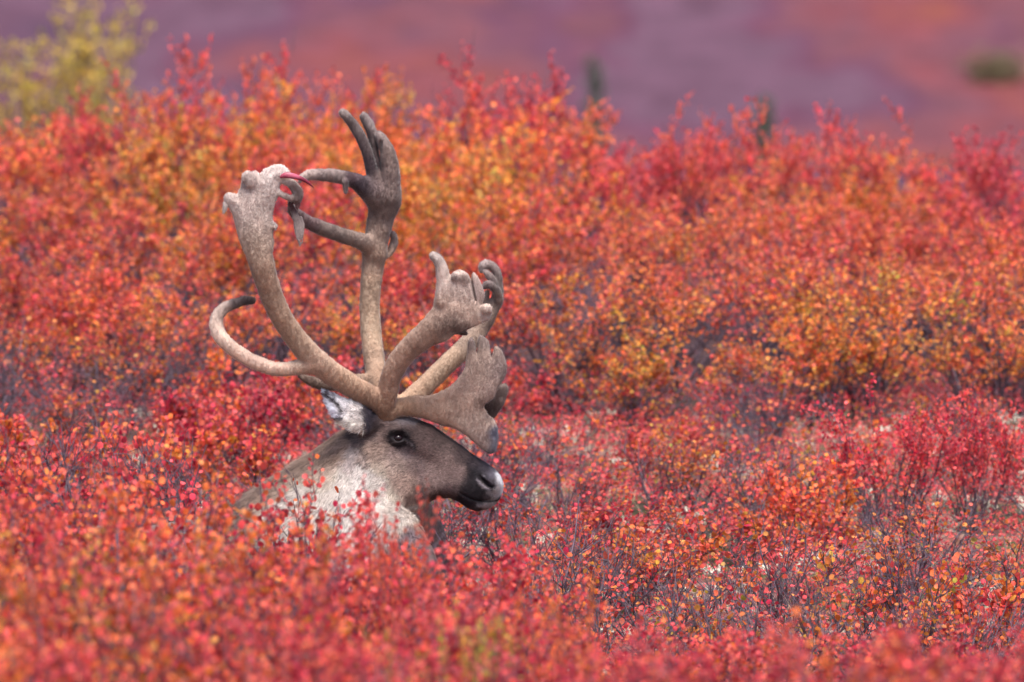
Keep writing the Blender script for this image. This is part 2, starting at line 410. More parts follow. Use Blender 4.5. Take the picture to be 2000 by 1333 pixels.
# --- back thicket
def T(frac):                      # rows climb from the thicket foot to the skyline
    def f(px):
        top = sky_y(px); foot = float(np.interp(px, [0, 600, 1000, 1500, 2000], [640, 600, 560, 520, 520]))
        return top + (foot - top) * frac
    return f
row_of(47.8, 0.31, lambda px: sky_y(px) + rng.uniform(0, 45), 'spire', 'skyline', hue_back, dj=0.4)
row_of(46.7, 0.34, jitter(T(0.12)), 'tall', 'fifth', hue_back)
row_of(45.5, 0.35, jitter(T(0.28)), 'tall', 'fourth', hue_back)
row_of(44.3, 0.35, jitter(T(0.44)), 'tall', 'third', hue_back)
row_of(43.1, 0.35, jitter(T(0.60)), lambda px: 'open' if (px > 1050 or 250 < px < 850) and rng.random() < .6 else 'tall', 'second', hue_back)
row_of(42.0, 0.37, jitter(T(0.78)), lambda px: 'open' if px > 1050 or 250 < px < 850 else 'tall', 'inner', hue_back, gap=lambda px: (px > 1050 or 250 < px < 850) and rng.random() < 0.34)
row_of(41.0, 0.38, jitter(T(0.93)), 'open', 'foot', hue_back, gap=lambda px: 250 < px < 900 and rng.random() < 0.35)
row_of(40.5, 0.40, lambda px: float(np.interp(px, [900, 1500, 2000], [615, 610, 600])) + rng.uniform(-30, 60), lambda px: 'open' if rng.random() < .5 else 'tall', 'fringe', hue_back, dj=.2, gap=lambda px: px < 930 or rng.random() < 0.42)

# named sprays that rise over the skyline
for px, py, d, h in ((378, 92, 46.9, 0.25), (205, 150, 46.9, 0.24), (592, 108, 47.6, 0.36), (530, 130, 47.6, 0.42), (742, 146, 47.0, 0.60), (955, 112, 46.9, 0.22), (1000, 135, 47.0, 0.22), (1440, 206, 46.4, 0.32), (1595, 218, 46.4, 0.32), (1345, 205, 46.8, 0.34), (1700, 222, 46.8, 0.34), (1960, 262, 46.4, 0.20)):
    z = P(px, py - 8, d - CAM_D)[2]
    shrub('spire', (px - 1000) / F * d, d, z, (h, 0.45, 1.08), 'spray', xs=0.75)

# --- mid ground
def hue_mid(px, py):
    h = 0.32 + 0.45 * n2(px / 180, py / 100, 3)
    if px > 1250: h += 0.13
    return (float(np.clip(h, 0.05, 0.66)), 0.8, float(rng.uniform(0.85, 1.08)))
def left_only(lim): return lambda px: px > lim
row_of(40.0, 0.30, lambda px: np.interp(px, [0, 600, 1000, 1300, 2000], [640, 690, 700, 745, 770]) + rng.uniform(-25, 25), lambda px: 'low' if px < 1100 and rng.random() < .7 else ('sparse' if rng.random() < .8 else 'low'), 'heath back', hue_mid, gap=lambda px: px > 1300 and rng.random() < 0.25)
row_of(38.9, 0.30, lambda px: np.interp(px, [0, 700, 1000, 2000], [725, 775, 790, 850]) + rng.uniform(-25, 25), lambda px: 'low' if px < 900 and rng.random() < .6 else ('sparse' if rng.random() < .85 else 'low'), 'heath second', hue_mid, gap=lambda px: px > 1100 and rng.random() < 0.12)
row_of(37.7, 0.30, lambda px: np.interp(px, [0, 700, 1000, 2000], [800, 850, 860, 900]) + rng.uniform(-25, 25), lambda px: 'low' if px < 700 and rng.random() < .5 else ('sparse' if rng.random() < .9 else 'low'), 'heath third', hue_mid, gap=lambda px: (px > 1300 and rng.random() < 0.2))
row_of(36.4, 0.32, lambda px: np.interp(px, [0, 700, 1000, 2000], [870, 905, 950, 960]) + rng.uniform(-20, 30), lambda px: 'sparse' if rng.random() < .6 else 'low', 'heath fourth', hue_mid)
row_of(35.1, 0.34, lambda px: np.interp(px, [0, 700, 1000, 2000], [930, 960, 1030, 1010]) + rng.uniform(-20, 30), lambda px: 'sparse' if rng.random() < .7 else 'low', 'heath fifth', hue_mid, gap=lambda px: -200 < px < 960, dj=.25)
row_of(33.8, 0.34, lambda px: np.interp(px, [0, 700, 1000, 2000], [985, 1010, 1075, 1070]) + rng.uniform(-20, 40), lambda px: 'sparse' if rng.random() < .7 else 'low', 'heath sixth', hue_mid, dj=0.25, gap=lambda px: -200 < px < 960)
row_of(32.4, 0.36, lambda px: np.interp(px, [0, 700, 1000, 2000], [1010, 1060, 1120, 1140]) + rng.uniform(-20, 40), lambda px: 'low' if px < 1100 else ('sparse' if rng.random() < .9 else 'low'), 'heath seventh', hue_mid, dj=0.25, gap=lambda px: 560 < px < 940)

# --- foreground, out of focus
def hue_front(px, py):
    h = 0.29 + 0.36 * n2(px / 200, py / 110, 4)
    if px < 500 and py > 1000: h += 0.12
    if px < 330 and py > 1040: h += 0.2 * rng.random()
    if px > 900: h -= 0.08
    return (float(np.clip(h, 0.08, 0.86)), 0.75, float(rng.uniform(0.9, 1.1)))
FT = lambda a: (lambda px: float(np.interp(px, [-200, 0, 150, 300, 420, 600, 700, 800, 950, 1100, 1300, 1600, 2000, 2200], [885, 885, 900, 900, 900, 938, 962, 1015, 1085, 1130, 1205, 1205, 1170, 1160])) + a + rng.uniform(-12, 40))
row_of(30.4, 0.30, FT(10), 'front', 'near first', hue_front, margin=0.4, gap=lambda px: px > 1150 and rng.random() < .5)
row_of(29.2, 0.34, FT(30), 'front', 'near second', hue_front, margin=0.4, gap=lambda px: px > 1150 and rng.random() < .4)
row_of(27.8, 0.36, FT(80), 'front', 'near third', hue_front, margin=0.4, gap=lambda px: px > 1250 and rng.random() < .3)
row_of(26.4, 0.36, FT(125), 'front', 'near fourth', hue_front, margin=0.4)
row_of(25.0, 0.36, lambda px: FT(175)(px) if px < 1000 else 1275 + rng.uniform(-20, 30), 'front', 'near fifth', hue_front, margin=0.4)
row_of(23.8, 0.36, lambda px: 1270 + rng.uniform(-30, 30), 'front', 'near sixth', hue_front, margin=0.4)

# --- single plants one can pick out
def single(key, px, py, d, hsv, label, **kw):
    z = P(px, py, d - CAM_D)[2]
    return shrub(key, (px - 1000) / F * d, d, z, hsv, 'single', label=label, **kw)
single('tall', 1740, 765, 37.2, (0.22, 0.5, 1.1), 'bright red dwarf birch standing tall before the dark thicket at right', xs=0.8, vi=0)
single('tall', 1905, 768, 37.3, (0.20, 0.5, 1.1), 'tall scarlet dwarf birch at right with one high upright spray', xs=0.65, vi=1)
single('low', 1560, 895, 36.8, (0.52, 0.5, 1.1), 'glowing orange low birch left of the bright red bush')
single('bare', 1045, 975, 33.8, (0.15, 0.5, 1.0), 'dark leafless twig with few red leaves right of the muzzle', vi=0, xs=0.9)
single('sparse', 205, 800, 36.2, (0.20, 0.5, 1.05), 'sharp pink red birch with dark forked stems at left', vi=2)
single('sparse', 330, 850, 35.8, (0.24, 0.5, 1.05), 'dark forked twigs with pale tips left of the neck', vi=3)
single('bare', 590, 800, 33.3, (0.40, 0.5, 1.1), 'thin bare grey twig crossing the back of the neck', vi=1, xs=0.7)
single('sparse', 520, 905, 33.0, (0.42, 0.4, 1.1), 'small orange sprig in front of the shoulder', vi=0, xs=0.7)
single('front', 1075, 1150, 27.2, (0.55, 0.3, 1.1), 'blurred bright orange clump in the lower middle of the frame', xs=0.45)
single('front', 870, 1215, 26.0, (0.93, 0.25, 1.0), 'blurred yellow green clump below the animal', xs=0.5)
single('front', 60, 1060, 26.8, (0.80, 0.35, 0.75), 'olive and amber blurred bush at the lower left edge', xs=0.8)
single('spire', 745, 1000, 29.0, (0.24, 0.4, 1.0), 'soft red spray rising over the pale neck', xs=0.4)
single('spire', 645, 975, 28.8, (0.18, 0.4, 1.0), 'soft crimson spray over the left of the pale neck', xs=0.4)
single('spire', 800, 968, 28.5, (0.45, 0.3, 1.0), 'soft orange spray over the throat', xs=0.3)
single('willow', 50, -10, 67, (0.45, 0.8, 1.05), 'pale yellow willow at the upper left beyond the thicket', name='yellow_willow', vi=0, xs=0.9, cat='willow')
single('willow', 205, -15, 68, (0.5, 0.8, 1.05), 'second yellow willow with pointed sprays right of the first', name='yellow_willow', vi=0, xs=0.62, cat='willow')
single('farwillow', 1695, 165, 200, (0.95, 0.4, 0.75), 'faint yellow green willow far off on the slope', name='green_willow', vi=0, xs=1.2, cat='willow')
single('farwillow', 1310, 222, 185, (0.4, 0.5, 0.75), 'faint ochre willow just above the thicket right of the spruce', name='ochre_willow', vi=0, xs=1.0, cat='willow')
print('shrubs', len(ALL))

# ------------------------------------------------------------------ implicit surfaces -> mesh
def surface_nets(Fv, xs, ys, zs):
    ins = Fv < 0
    nx, ny, nz = Fv.shape
    c = [ins[i:nx - 1 + i, j:ny - 1 + j, k:nz - 1 + k] for i in (0, 1) for j in (0, 1) for k in (0, 1)]
    any_ = c[0].copy(); all_ = c[0].copy()
    for q in c[1:]: any_ |= q; all_ &= q
    act = any_ & ~all_
    I, J, K = np.nonzero(act)
    n = len(I)
    cid = -np.ones(act.shape, np.int32); cid[I, J, K] = np.arange(n)
    val = {}
    for i in (0, 1):
        for j in (0, 1):
            for k in (0, 1): val[(i, j, k)] = Fv[I + i, J + j, K + k]
    acc = np.zeros((n, 3)); cnt = np.zeros(n)
    X0, Y0, Z0 = xs[I], ys[J], zs[K]; DX, DY, DZ = xs[I + 1] - X0, ys[J + 1] - Y0, zs[K + 1] - Z0
    edges = []
    for j in (0, 1):
        for k in (0, 1): edges.append(((0, j, k), (1, j, k)))
    for i in (0, 1):
        for k in (0, 1): edges.append(((i, 0, k), (i, 1, k)))
    for i in (0, 1):
        for j in (0, 1): edges.append(((i, j, 0), (i, j, 1)))
    for a, b in edges:
        fa, fb = val[a], val[b]; m = (fa < 0) != (fb < 0)
        t = np.where(m, fa / np.where(m, fa - fb, 1), 0)
        pos = np.stack([a[0] + (b[0] - a[0]) * t, a[1] + (b[1] - a[1]) * t, a[2] + (b[2] - a[2]) * t], 1)
        acc += pos * m[:, None]; cnt += m
    acc /= cnt[:, None]
    Vt = np.stack([X0 + DX * acc[:, 0], Y0 + DY * acc[:, 1], Z0 + DZ * acc[:, 2]], 1)
    quads = []
    # x edges
    def add(mask, axis, offs):
        A, B, C_ = np.nonzero(mask != 0)
        s = mask[A, B, C_]
        q = np.stack([cid[A + o[0], B + o[1], C_ + o[2]] for o in offs], 1)
        q[s < 0] = q[s < 0][:, ::-1]
        quads.append(q)
    s8 = ins.astype(np.int8)
    mx = (s8[:-1] - s8[1:])[:, 1:-1, 1:-1]; A = np.zeros((nx - 1, ny - 2, nz - 2), np.int8); A[:] = mx
    I1, J1, K1 = np.nonzero(A); s = A[I1, J1, K1]
    q = np.stack([cid[I1, J1, K1], cid[I1, J1 + 1, K1], cid[I1, J1 + 1, K1 + 1], cid[I1, J1, K1 + 1]], 1); q[s < 0] = q[s < 0][:, ::-1]; quads.append(q)
    my = (s8[:, :-1] - s8[:, 1:])[1:-1, :, 1:-1]
    I1, J1, K1 = np.nonzero(my); s = my[I1, J1, K1]
    q = np.stack([cid[I1, J1, K1], cid[I1, J1, K1 + 1], cid[I1 + 1, J1, K1 + 1], cid[I1 + 1, J1, K1]], 1); q[s < 0] = q[s < 0][:, ::-1]; quads.append(q)
    mz = (s8[:, :, :-1] - s8[:, :, 1:])[1:-1, 1:-1, :]
    I1, J1, K1 = np.nonzero(mz); s = mz[I1, J1, K1]
    q = np.stack([cid[I1, J1, K1], cid[I1 + 1, J1, K1], cid[I1 + 1, J1 + 1, K1], cid[I1, J1 + 1, K1]], 1); q[s < 0] = q[s < 0][:, ::-1]; quads.append(q)
    Q = np.concatenate(quads); Q = Q[(Q >= 0).all(1)]
    return Vt, Q

def smin(a, b, k):
    h = np.clip(k - np.abs(a - b), 0, None) / k
    return np.minimum(a, b) - h * h * k * 0.25
def smax(a, b, k): return -smin(-a, -b, k)

def poly_sdf(poly, X, Z):
    """signed distance, positive inside"""
    poly = np.asarray(poly); d2 = np.full(X.shape, 1e9); inside = np.zeros(X.shape, bool)
    n = len(poly)
    for i in range(n):
        a = poly[i]; b = poly[(i + 1) % n]; e = b - a
        wx = X - a[0]; wz = Z - a[1]
        t = np.clip((wx * e[0] + wz * e[1]) / (e.dot(e) + 1e-12), 0, 1)
        d2 = np.minimum(d2, (wx - e[0] * t) ** 2 + (wz - e[1] * t) ** 2)
        cond = ((a[1] > Z) != (b[1] > Z))
        with np.errstate(divide='ignore', invalid='ignore'):
            xi = (b[0] - a[0]) * (Z - a[1]) / (b[1] - a[1]) + a[0]
        inside ^= cond & (X < xi)
    return np.where(inside, 1, -1) * np.sqrt(d2)

class Field:
    def __init__(s, xs, ys, zs):
        s.xs, s.ys, s.zs = xs, ys, zs
        s.F = np.full((len(xs), len(ys), len(zs)), 0.2, np.float32)
    def box(s, lo, hi):
        r = []
        for c, a, b in zip((s.xs, s.ys, s.zs), lo, hi):
            i0 = max(0, np.searchsorted(c, a) - 1); i1 = min(len(c), np.searchsorted(c, b) + 1); r.append(slice(i0, i1))
        return r
    def grid(s, b):
        return np.meshgrid(s.xs[b[0]], s.ys[b[1]], s.zs[b[2]], indexing='ij', sparse=True)
    def tube(s, pts, k=0.010, ratio=0.8, sub=False, curve=True):
        """pts: (px, py, depth, radius_px[, ratio])"""
        p = np.array([list(P(q[0], q[1], q[2])) + [q[3] / 660.0, (q[4] if len(q) > 4 else ratio)] for q in pts])
        if curve and len(p) > 2:      # catmull-rom refinement
            out = []
            for i in range(len(p) - 1):
                p0 = p[max(i - 1, 0)]; p1 = p[i]; p2 = p[i + 1]; p3 = p[min(i + 2, len(p) - 1)]
                for t in (0, 0.34, 0.67):
                    out.append(0.5 * (2 * p1 + (p2 - p0) * t + (2 * p0 - 5 * p1 + 4 * p2 - p3) * t * t + (3 * p1 - p0 - 3 * p2 + p3) * t ** 3))
            out.append(p[-1]); p = np.array(out); p[:, 3] = np.maximum(p[:, 3], 0.001)
        mar = p[:, 3].max() + k + 0.012
        if sub: mar = p[:, 3].max() + k
        b = s.box(p[:, :3].min(0) - mar, p[:, :3].max(0) + mar)
        X, Y, Z = s.grid(b)
        D = None
        for i in range(len(p) - 1):
            a = p[i]; c = p[i + 1]; e = c[:3] - a[:3]; L2 = e.dot(e) + 1e-12
            t = np.clip(((X - a[0]) * e[0] + (Y - a[1]) * e[1] + (Z - a[2]) * e[2]) / L2, 0, 1)
            r = a[3] + (c[3] - a[3]) * t; ra = a[4] + (c[4] - a[4]) * t
            d = np.sqrt((X - a[0] - e[0] * t) ** 2 + ((Y - a[1] - e[1] * t) / ra) ** 2 + (Z - a[2] - e[2] * t) ** 2) - r
            D = d if D is None else np.minimum(D, d)
        cur = s.F[b[0], b[1], b[2]]
        s.F[b[0], b[1], b[2]] = smax(cur, -D, k) if sub else smin(cur, D, k)
    def palm(s, poly, depth, T=0.012, slope=0.35, k=0.012, y_fn=None):
        """flat plate traced as outline, each point (px, py); depth is a number or function of x,z"""
        pw = np.array([P(q[0], q[1], depth if np.isscalar(depth) else depth(*P(q[0], q[1], 0)[[0, 2]])) for q in poly])[:, [0, 2]]
        # round the traced outline
        pr = []
        n = len(pw)
        for i in range(n):
            p0, p1, p2, p3 = pw[i - 1], pw[i], pw[(i + 1) % n], pw[(i + 2) % n]
            for t in (0, 0.5): pr.append(0.5 * (2 * p1 + (p2 - p0) * t + (2 * p0 - 5 * p1 + 4 * p2 - p3) * t * t + (3 * p1 - p0 - 3 * p2 + p3) * t ** 3))
        pr = np.array(pr)
        ys_ = depth if np.isscalar(depth) else None
        lo = [pr[:, 0].min() - 0.03, -9, pr[:, 1].min() - 0.03]; hi = [pr[:, 0].max() + 0.03, 9, pr[:, 1].max() + 0.03]
        b = s.box(lo, hi); X, Y, Z = s.grid(b)
        XX, ZZ = np.meshgrid(s.xs[b[0]], s.zs[b[2]], indexing='ij')
        d = poly_sdf(pr, XX, ZZ)
        y0 = depth if np.isscalar(depth) else depth(XX, ZZ)[:, None, :]
        Th = np.minimum(T, 0.007 + slope * np.clip(d, 0, None))[:, None, :]
        d3 = d[:, None, :]
        R = 0.0055
        qx = np.maximum(R - d3, 0) ; qy = np.maximum(np.abs(Y - y0) - Th + R, 0)
        D = np.sqrt(qx ** 2 + qy ** 2) - R + np.minimum(np.maximum(R - d3, np.abs(Y - y0) - Th + R), 0)
        cur = s.F[b[0], b[1], b[2]]
        s.F[b[0], b[1], b[2]] = smin(cur, D, k)
    def ball(s, px, py, dep, rx, ry, rz, k=0.01, sub=False, tilt=0.0):
        c = P(px, py, dep); m = max(rx, ry, rz) + k + 0.01
        b = s.box(c - m, c + m); X, Y, Z = s.grid(b)
        dx, dz = X - c[0], Z - c[2]; ct, st = math.cos(tilt), math.sin(tilt)
        u = dx * ct + dz * st; w = -dx * st + dz * ct
        q = np.sqrt((u / rx) ** 2 + ((Y - c[1]) / ry) ** 2 + (w / rz) ** 2)
        D = (q - 1) * min(rx, ry, rz)
        cur = s.F[b[0], b[1], b[2]]
        s.F[b[0], b[1], b[2]] = smax(cur, -D, k) if sub else smin(cur, D, k)

def blend_map(px, py, ctrl, sig=1.0):
    """normalised gaussian blend of control values: rows (px, py, radius, values...)"""
    ctrl = np.asarray(ctrl, float); out = np.zeros((len(px), ctrl.shape[1] - 3)); W = np.full(len(px), 1e-12)
    for c in ctrl:
        w = np.exp(-((px - c[0]) ** 2 + (py - c[1]) ** 2) / (2 * (c[2] * sig) ** 2)) * (60.0 / c[2]) ** 0.6
        w = w + 1e-7 / (1 + ((px - c[0]) ** 2 + (py - c[1]) ** 2) / 1e4)
        out += w[:, None] * c[3:]; W += w
    return out / W[:, None]

def vnormals(Vt, Q):
    a = Vt[Q[:, 0]]; c = Vt[Q[:, 2]]; b = Vt[Q[:, 1]]; d = Vt[Q[:, 3]]
    nf = np.cross(c - a, d - b); n = np.zeros_like(Vt)
    for k in range(4): np.add.at(n, Q[:, k], nf)
    return n / (np.linalg.norm(n, axis=1, keepdims=True) + 1e-12), nf

def relax(Vt, Q, it=2, lam=0.5):
    for _ in range(it):
        s = np.zeros_like(Vt); c = np.zeros(len(Vt))
        for k in range(4):
            np.add.at(s, Q[:, k], Vt[Q[:, (k + 1) % 4]]); np.add.at(c, Q[:, k], 1)
            np.add.at(s, Q[:, k], Vt[Q[:, (k - 1) % 4]]); np.add.at(c, Q[:, k], 1)
        Vt = Vt * (1 - lam) + lam * s / np.maximum(c, 1)[:, None]
    return Vt

def add_hair(Vt, Q, col, n, length_fn, flow_fn, lift_fn, width, mask=None, seed=3, colvar=0.16, jitter=0.25, clump=0.0, dark=0.0, tipc=1.08, rootc=0.8):
    r = np.random.default_rng(seed)
    nv, nf = vnormals(Vt, Q)
    area = np.linalg.norm(nf, axis=1)
    cen = Vt[Q].mean(1)
    if mask is not None: area = area * mask(cen)
    cum = np.cumsum(area); f = np.searchsorted(cum, r.random(n) * cum[-1]); f = np.minimum(f, len(Q) - 1)
    u, v = r.random(n)[:, None], r.random(n)[:, None]
    q = Q[f]
    bl = lambda arr: arr[q[:, 0]] * (1 - u) * (1 - v) + arr[q[:, 1]] * u * (1 - v) + arr[q[:, 2]] * u * v + arr[q[:, 3]] * (1 - u) * v
    root = bl(Vt); nn = bl(nv); nn /= np.linalg.norm(nn, axis=1, keepdims=True) + 1e-9; cc = bl(col)
    L = length_fn(root) * r.uniform(0.6, 1.25, n)
    fl = flow_fn(root) + r.normal(0, jitter, (n, 3))
    if clump:
        cl = np.array([(mnoise.noise(Vector((p[0] * 75, p[1] * 75, p[2] * 55))), mnoise.noise(Vector((p[0] * 60 + 7, p[1] * 60, p[2] * 60)))) for p in root])
        fl = fl + np.stack([cl[:, 0] * 0.55, 0 * cl[:, 0], cl[:, 1] * 0.55], 1)
        cc = cc * (1 + clump * (cl[:, :1] + 0.6 * cl[:, 1:]))
        L = L * (1 + 0.5 * cl[:, 1])
    cc = cc * np.where(r.random((n, 1)) < dark, 0.5, 1.0)
    fl -= nn * (fl * nn).sum(1, keepdims=True); fl /= np.linalg.norm(fl, axis=1, keepdims=True) + 1e-9
    lf = lift_fn(root)[:, None] * r.uniform(0.6, 1.4, (n, 1))
    side = np.cross(nn, fl)
    w = (width * r.uniform(0.7, 1.3, n))[:, None]
    d1 = fl * np.cos(lf) + nn * np.sin(lf); d2 = fl * np.cos(lf * 0.45) + nn * np.sin(lf * 0.45) + np.array([0, 0, -0.06])
    L = L[:, None]
    mid = root + d1 * L * 0.5; tip = mid + d2 * L * 0.5
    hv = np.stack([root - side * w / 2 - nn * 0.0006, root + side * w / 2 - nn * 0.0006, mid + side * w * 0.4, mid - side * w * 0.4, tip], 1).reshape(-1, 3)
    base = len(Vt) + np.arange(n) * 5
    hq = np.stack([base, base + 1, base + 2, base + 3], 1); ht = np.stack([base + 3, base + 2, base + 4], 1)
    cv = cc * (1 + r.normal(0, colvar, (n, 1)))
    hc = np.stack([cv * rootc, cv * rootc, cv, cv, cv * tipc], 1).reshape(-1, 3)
    return np.concatenate([Vt, hv]), np.concatenate([Q, hq]), ht, np.clip(np.concatenate([col, hc]), 0.004, 0.9)

def fur_material(name, bump_scale, rough=0.75, sheen=0.25, stretch=(1, 1, 1), contrast=(0.78, 1.2)):
    m, n, out = new_mat(name); L = n.links.new
    at = N(n, 'ShaderNodeAttribute', attribute_name='col')
    tc = N(n, 'ShaderNodeTexCoord'); mp = N(n, 'ShaderNodeMapping'); mp.inputs['Scale'].default_value = stretch; L(tc.outputs['Object'], mp.inputs['Vector'])
    nz = N(n, 'ShaderNodeTexNoise'); nz.inputs['Scale'].default_value = bump_scale; nz.inputs['Detail'].default_value = 4; L(mp.outputs[0], nz.inputs['Vector'])
    mr = N(n, 'ShaderNodeMapRange'); mr.inputs[1].default_value = 0.3; mr.inputs[2].default_value = 0.7; mr.inputs[3].default_value = contrast[0]; mr.inputs[4].default_value = contrast[1]; L(nz.outputs['Fac'], mr.inputs[0])
    s1 = N(n, 'ShaderNodeVectorMath', operation='SCALE'); L(at.outputs['Color'], s1.inputs[0]); L(mr.outputs[0], s1.inputs['Scale'])
    p = N(n, 'ShaderNodeBsdfPrincipled'); p.inputs['Roughness'].default_value = rough; p.inputs['Specular IOR Level'].default_value = 0.25
    p.inputs['Sheen Weight'].default_value = sheen; p.inputs['Sheen Roughness'].default_value = 0.35
    L(s1.outputs[0], p.inputs['Base Color'])
    tr = N(n, 'ShaderNodeBsdfTranslucent'); L(s1.outputs[0], tr.inputs['Color'])
    mx = N(n, 'ShaderNodeMixShader'); mx.inputs[0].default_value = 0.12; L(p.outputs[0], mx.inputs[1]); L(tr.outputs[0], mx.inputs[2])
    L(mx.outputs[0], out.inputs[0])
    return m
M_FUR = fur_material('caribou_fur', 170, sheen=0.12, stretch=(1, 1, 1))
M_VELVET = fur_material('antler_velvet', 210, sheen=0.5, contrast=(0.88, 1.08))

# ------------------------------------------------------------------ the caribou's body: one continuous surface
HEAD = [(712, 818), (735, 810), (760, 806), (791, 811), (816, 820), (844, 831), (871, 850), (899, 869), (926, 890), (945, 902), (966, 915), (978, 930), (984, 946), (981, 964), (974, 978), (966, 988), (951, 996), (929, 999), (911, 991), (896, 980), (879, 973), (857, 973), (838, 978), (822, 986), (806, 992), (785, 990), (755, 975), (728, 945), (705, 905), (697, 860)]
NECK = [(735, 818), (705, 826), (681, 837), (665, 844), (637, 866), (610, 886), (582, 902), (555, 921), (527, 939), (503, 953), (470, 975), (420, 1010), (300, 1040), (180, 1045), (70, 1060), (-10, 1085), (-60, 1110), (-70, 1200), (-40, 1290), (100, 1318), (400, 1320), (620, 1312), (745, 1280), (790, 1200), (800, 1110), (796, 1040), (796, 1000), (790, 940), (775, 880)]
# half widths and edge rounding, both in metres: (px, py, sigma px, W, R)
WID = [(980, 950, 22, .030, .040), (955, 935, 25, .042, .045), (935, 985, 25, .036, .03), (905, 925, 30, .044, .055), (870, 905, 32, .050, .065), (830, 870, 32, .060, .07),
       (785, 850, 35, .074, .07), (740, 845, 35, .078, .07), (760, 920, 38, .066, .085), (800, 950, 30, .052, .05), (850, 950, 30, .042, .045), (720, 900, 40, .075, .08),
       (690, 880, 50, .085, .085), (640, 930, 60, .120, .12), (700, 1000, 60, .145, .13), (760, 1040, 50, .13, .10), (600, 1020, 70, .18, .15), (540, 1000, 70, .21, .15), (400, 1130, 120, .28, .2), (100, 1140, 160, .27, .2), (700, 1180, 90, .19, .15)]

def body():
    xs = np.concatenate([np.arange(-1.68, -0.87, 0.012), np.arange(-0.87, 0.02, 0.003)])
    ys = np.concatenate([np.arange(-0.30, -0.20, 0.006), np.arange(-0.20, 0.13, 0.0033), np.arange(0.13, 0.95, 0.011)])
    zs = np.concatenate([np.arange(-0.05, 0.16, 0.01), np.arange(0.16, 0.86, 0.003)])
    fl = Field(xs, ys, zs)
    XX, ZZ = np.meshgrid(xs, zs, indexing='ij')
    pxx, pyy = PX(XX.ravel(), ZZ.ravel())
    wr = blend_map(pxx, pyy, WID); W = wr[:, 0].reshape(XX.shape)[:, None, :]; R = wr[:, 1].reshape(XX.shape)
    Y = ys[None, :, None]
    def inflate(poly, R, yoff):
        pw = np.array([P(a, b, 0) for a, b in poly])[:, [0, 2]]
        d = poly_sdf(pw, XX, ZZ)
        q = (1 - np.minimum(d / R, 1))[:, None, :]
        y0 = yoff(XX, ZZ)[:, None, :]
        f = ((Y - y0) / W) ** 2 + q ** 2
        return (np.sqrt(f) - 1) * np.minimum(R[:, None, :], W)
    hd = inflate(HEAD, np.minimum(R, 0.075), lambda x, z: x * 0)
    nk = inflate(NECK, R, lambda x, z: 0.42 * np.clip(-0.50 - x, 0, None))
    fl.F[:] = smin(hd, nk, 0.03).astype(np.float32)
    fl.ball(816, 984, 0, 0.030, 0.035, 0.020, k=0.015, tilt=0.2)
    for sgn in (-1, 1):
        fl.ball(775, 845, sgn * 0.052, 0.045, 0.030, 0.032, k=0.02, tilt=-0.4)       # brow and orbit
        fl.ball(765, 925, sgn * 0.040, 0.060, 0.032, 0.052, k=0.03, tilt=-0.5)       # cheek muscle
        fl.ball(955, 943, sgn * 0.028, 0.034, 0.024, 0.030, k=0.015, tilt=-0.5); fl.ball(925, 955, sgn * 0.024, 0.045, 0.026, 0.038, k=0.02, tilt=-0.3)      # nostril wing
        fl.ball(742, 822, sgn * 0.050, 0.035, 0.028, 0.022, k=0.02)                  # pedicle
        fl.ball(835, 905, sgn * 0.075, 0.060, 0.016, 0.016, k=0.02, sub=True, tilt=-0.45)   # hollow before the eye
        fl.ball(780, 855, sgn * 0.098, 0.021, 0.026, 0.014, k=0.008, sub=True, tilt=-0.2)   # socket
        fl.tube([(763, 848, sgn * .079, 3.0), (768, 841, sgn * .082, 3.2), (779, 838, sgn * .083, 3.4), (790, 843, sgn * .080, 3.0), (797, 852, sgn * .076, 2.6)], k=0.005, ratio=1)
        fl.tube([(764, 856, sgn * .079, 2.4), (772, 864, sgn * .080, 2.6), (783, 864, sgn * .079, 2.6), (793, 860, sgn * .076, 2.2), (804, 867, sgn * .071, 1.6), (811, 874, sgn * .067, 1.2)], k=0.005, ratio=1)
        fl.tube([(798, 856, sgn * .078, 2.0), (807, 864, sgn * .073, 2.2), (815, 876, sgn * .068, 2.0)], k=0.004, sub=True, ratio=1)
        fl.tube([(937, 929, sgn * .048, 2.4), (944, 938, sgn * .049, 4.4), (953, 946, sgn * .048, 4.8), (962, 951, sgn * .043, 3.0)], k=0.005, sub=True, ratio=1.6)
        fl.tube([(982, 966, sgn * .012, 2.0), (972, 977, sgn * .028, 2.2), (955, 979, sgn * .036, 2.0), (935, 978, sgn * .040, 1.6), (915, 972, sgn * .043, 1.2), (898, 962, sgn * .045, 1.0)], k=0.005, sub=True, ratio=1.6)
        fl.tube([(695, 848, sgn * .088, 3), (706, 872, sgn * .090, 4), (716, 900, sgn * .090, 3)], k=0.012, sub=True, ratio=1)
        fl.tube([(726, 805, sgn * .045, 8), (722, 830, sgn * .070, 10), (712, 838, sgn * .078, 9)], k=0.02, ratio=1)
    # ears: cupped plates set behind the antler bases
    for sgn, dx, dy in ((-1, 0, 0), (1, 14, 4)):
        ear = [(629, 763), (635, 762), (650, 769), (672, 778), (696, 786), (714, 795), (729, 806), (739, 822), (735, 836), (720, 844), (690, 842), (681, 834), (666, 829), (654, 821), (646, 810), (639, 795), (632, 777)]
        fl.palm([(a + dx, b + dy) for a, b in ear], lambda x, z, s_=sgn: s_ * (0.078 + 0.55 * np.clip(-0.41 - x, 0, 0.3)), T=0.016, slope=0.5, k=0.014)
        fl.ball(650 + dx, 793 + dy, sgn * 0.168, 0.026, 0.012, 0.0115, k=0.006, sub=True, tilt=-0.98)
        fl.ball(672 + dx, 813 + dy, sgn * 0.148, 0.022, 0.008, 0.004, k=0.005, sub=True, tilt=-0.2)
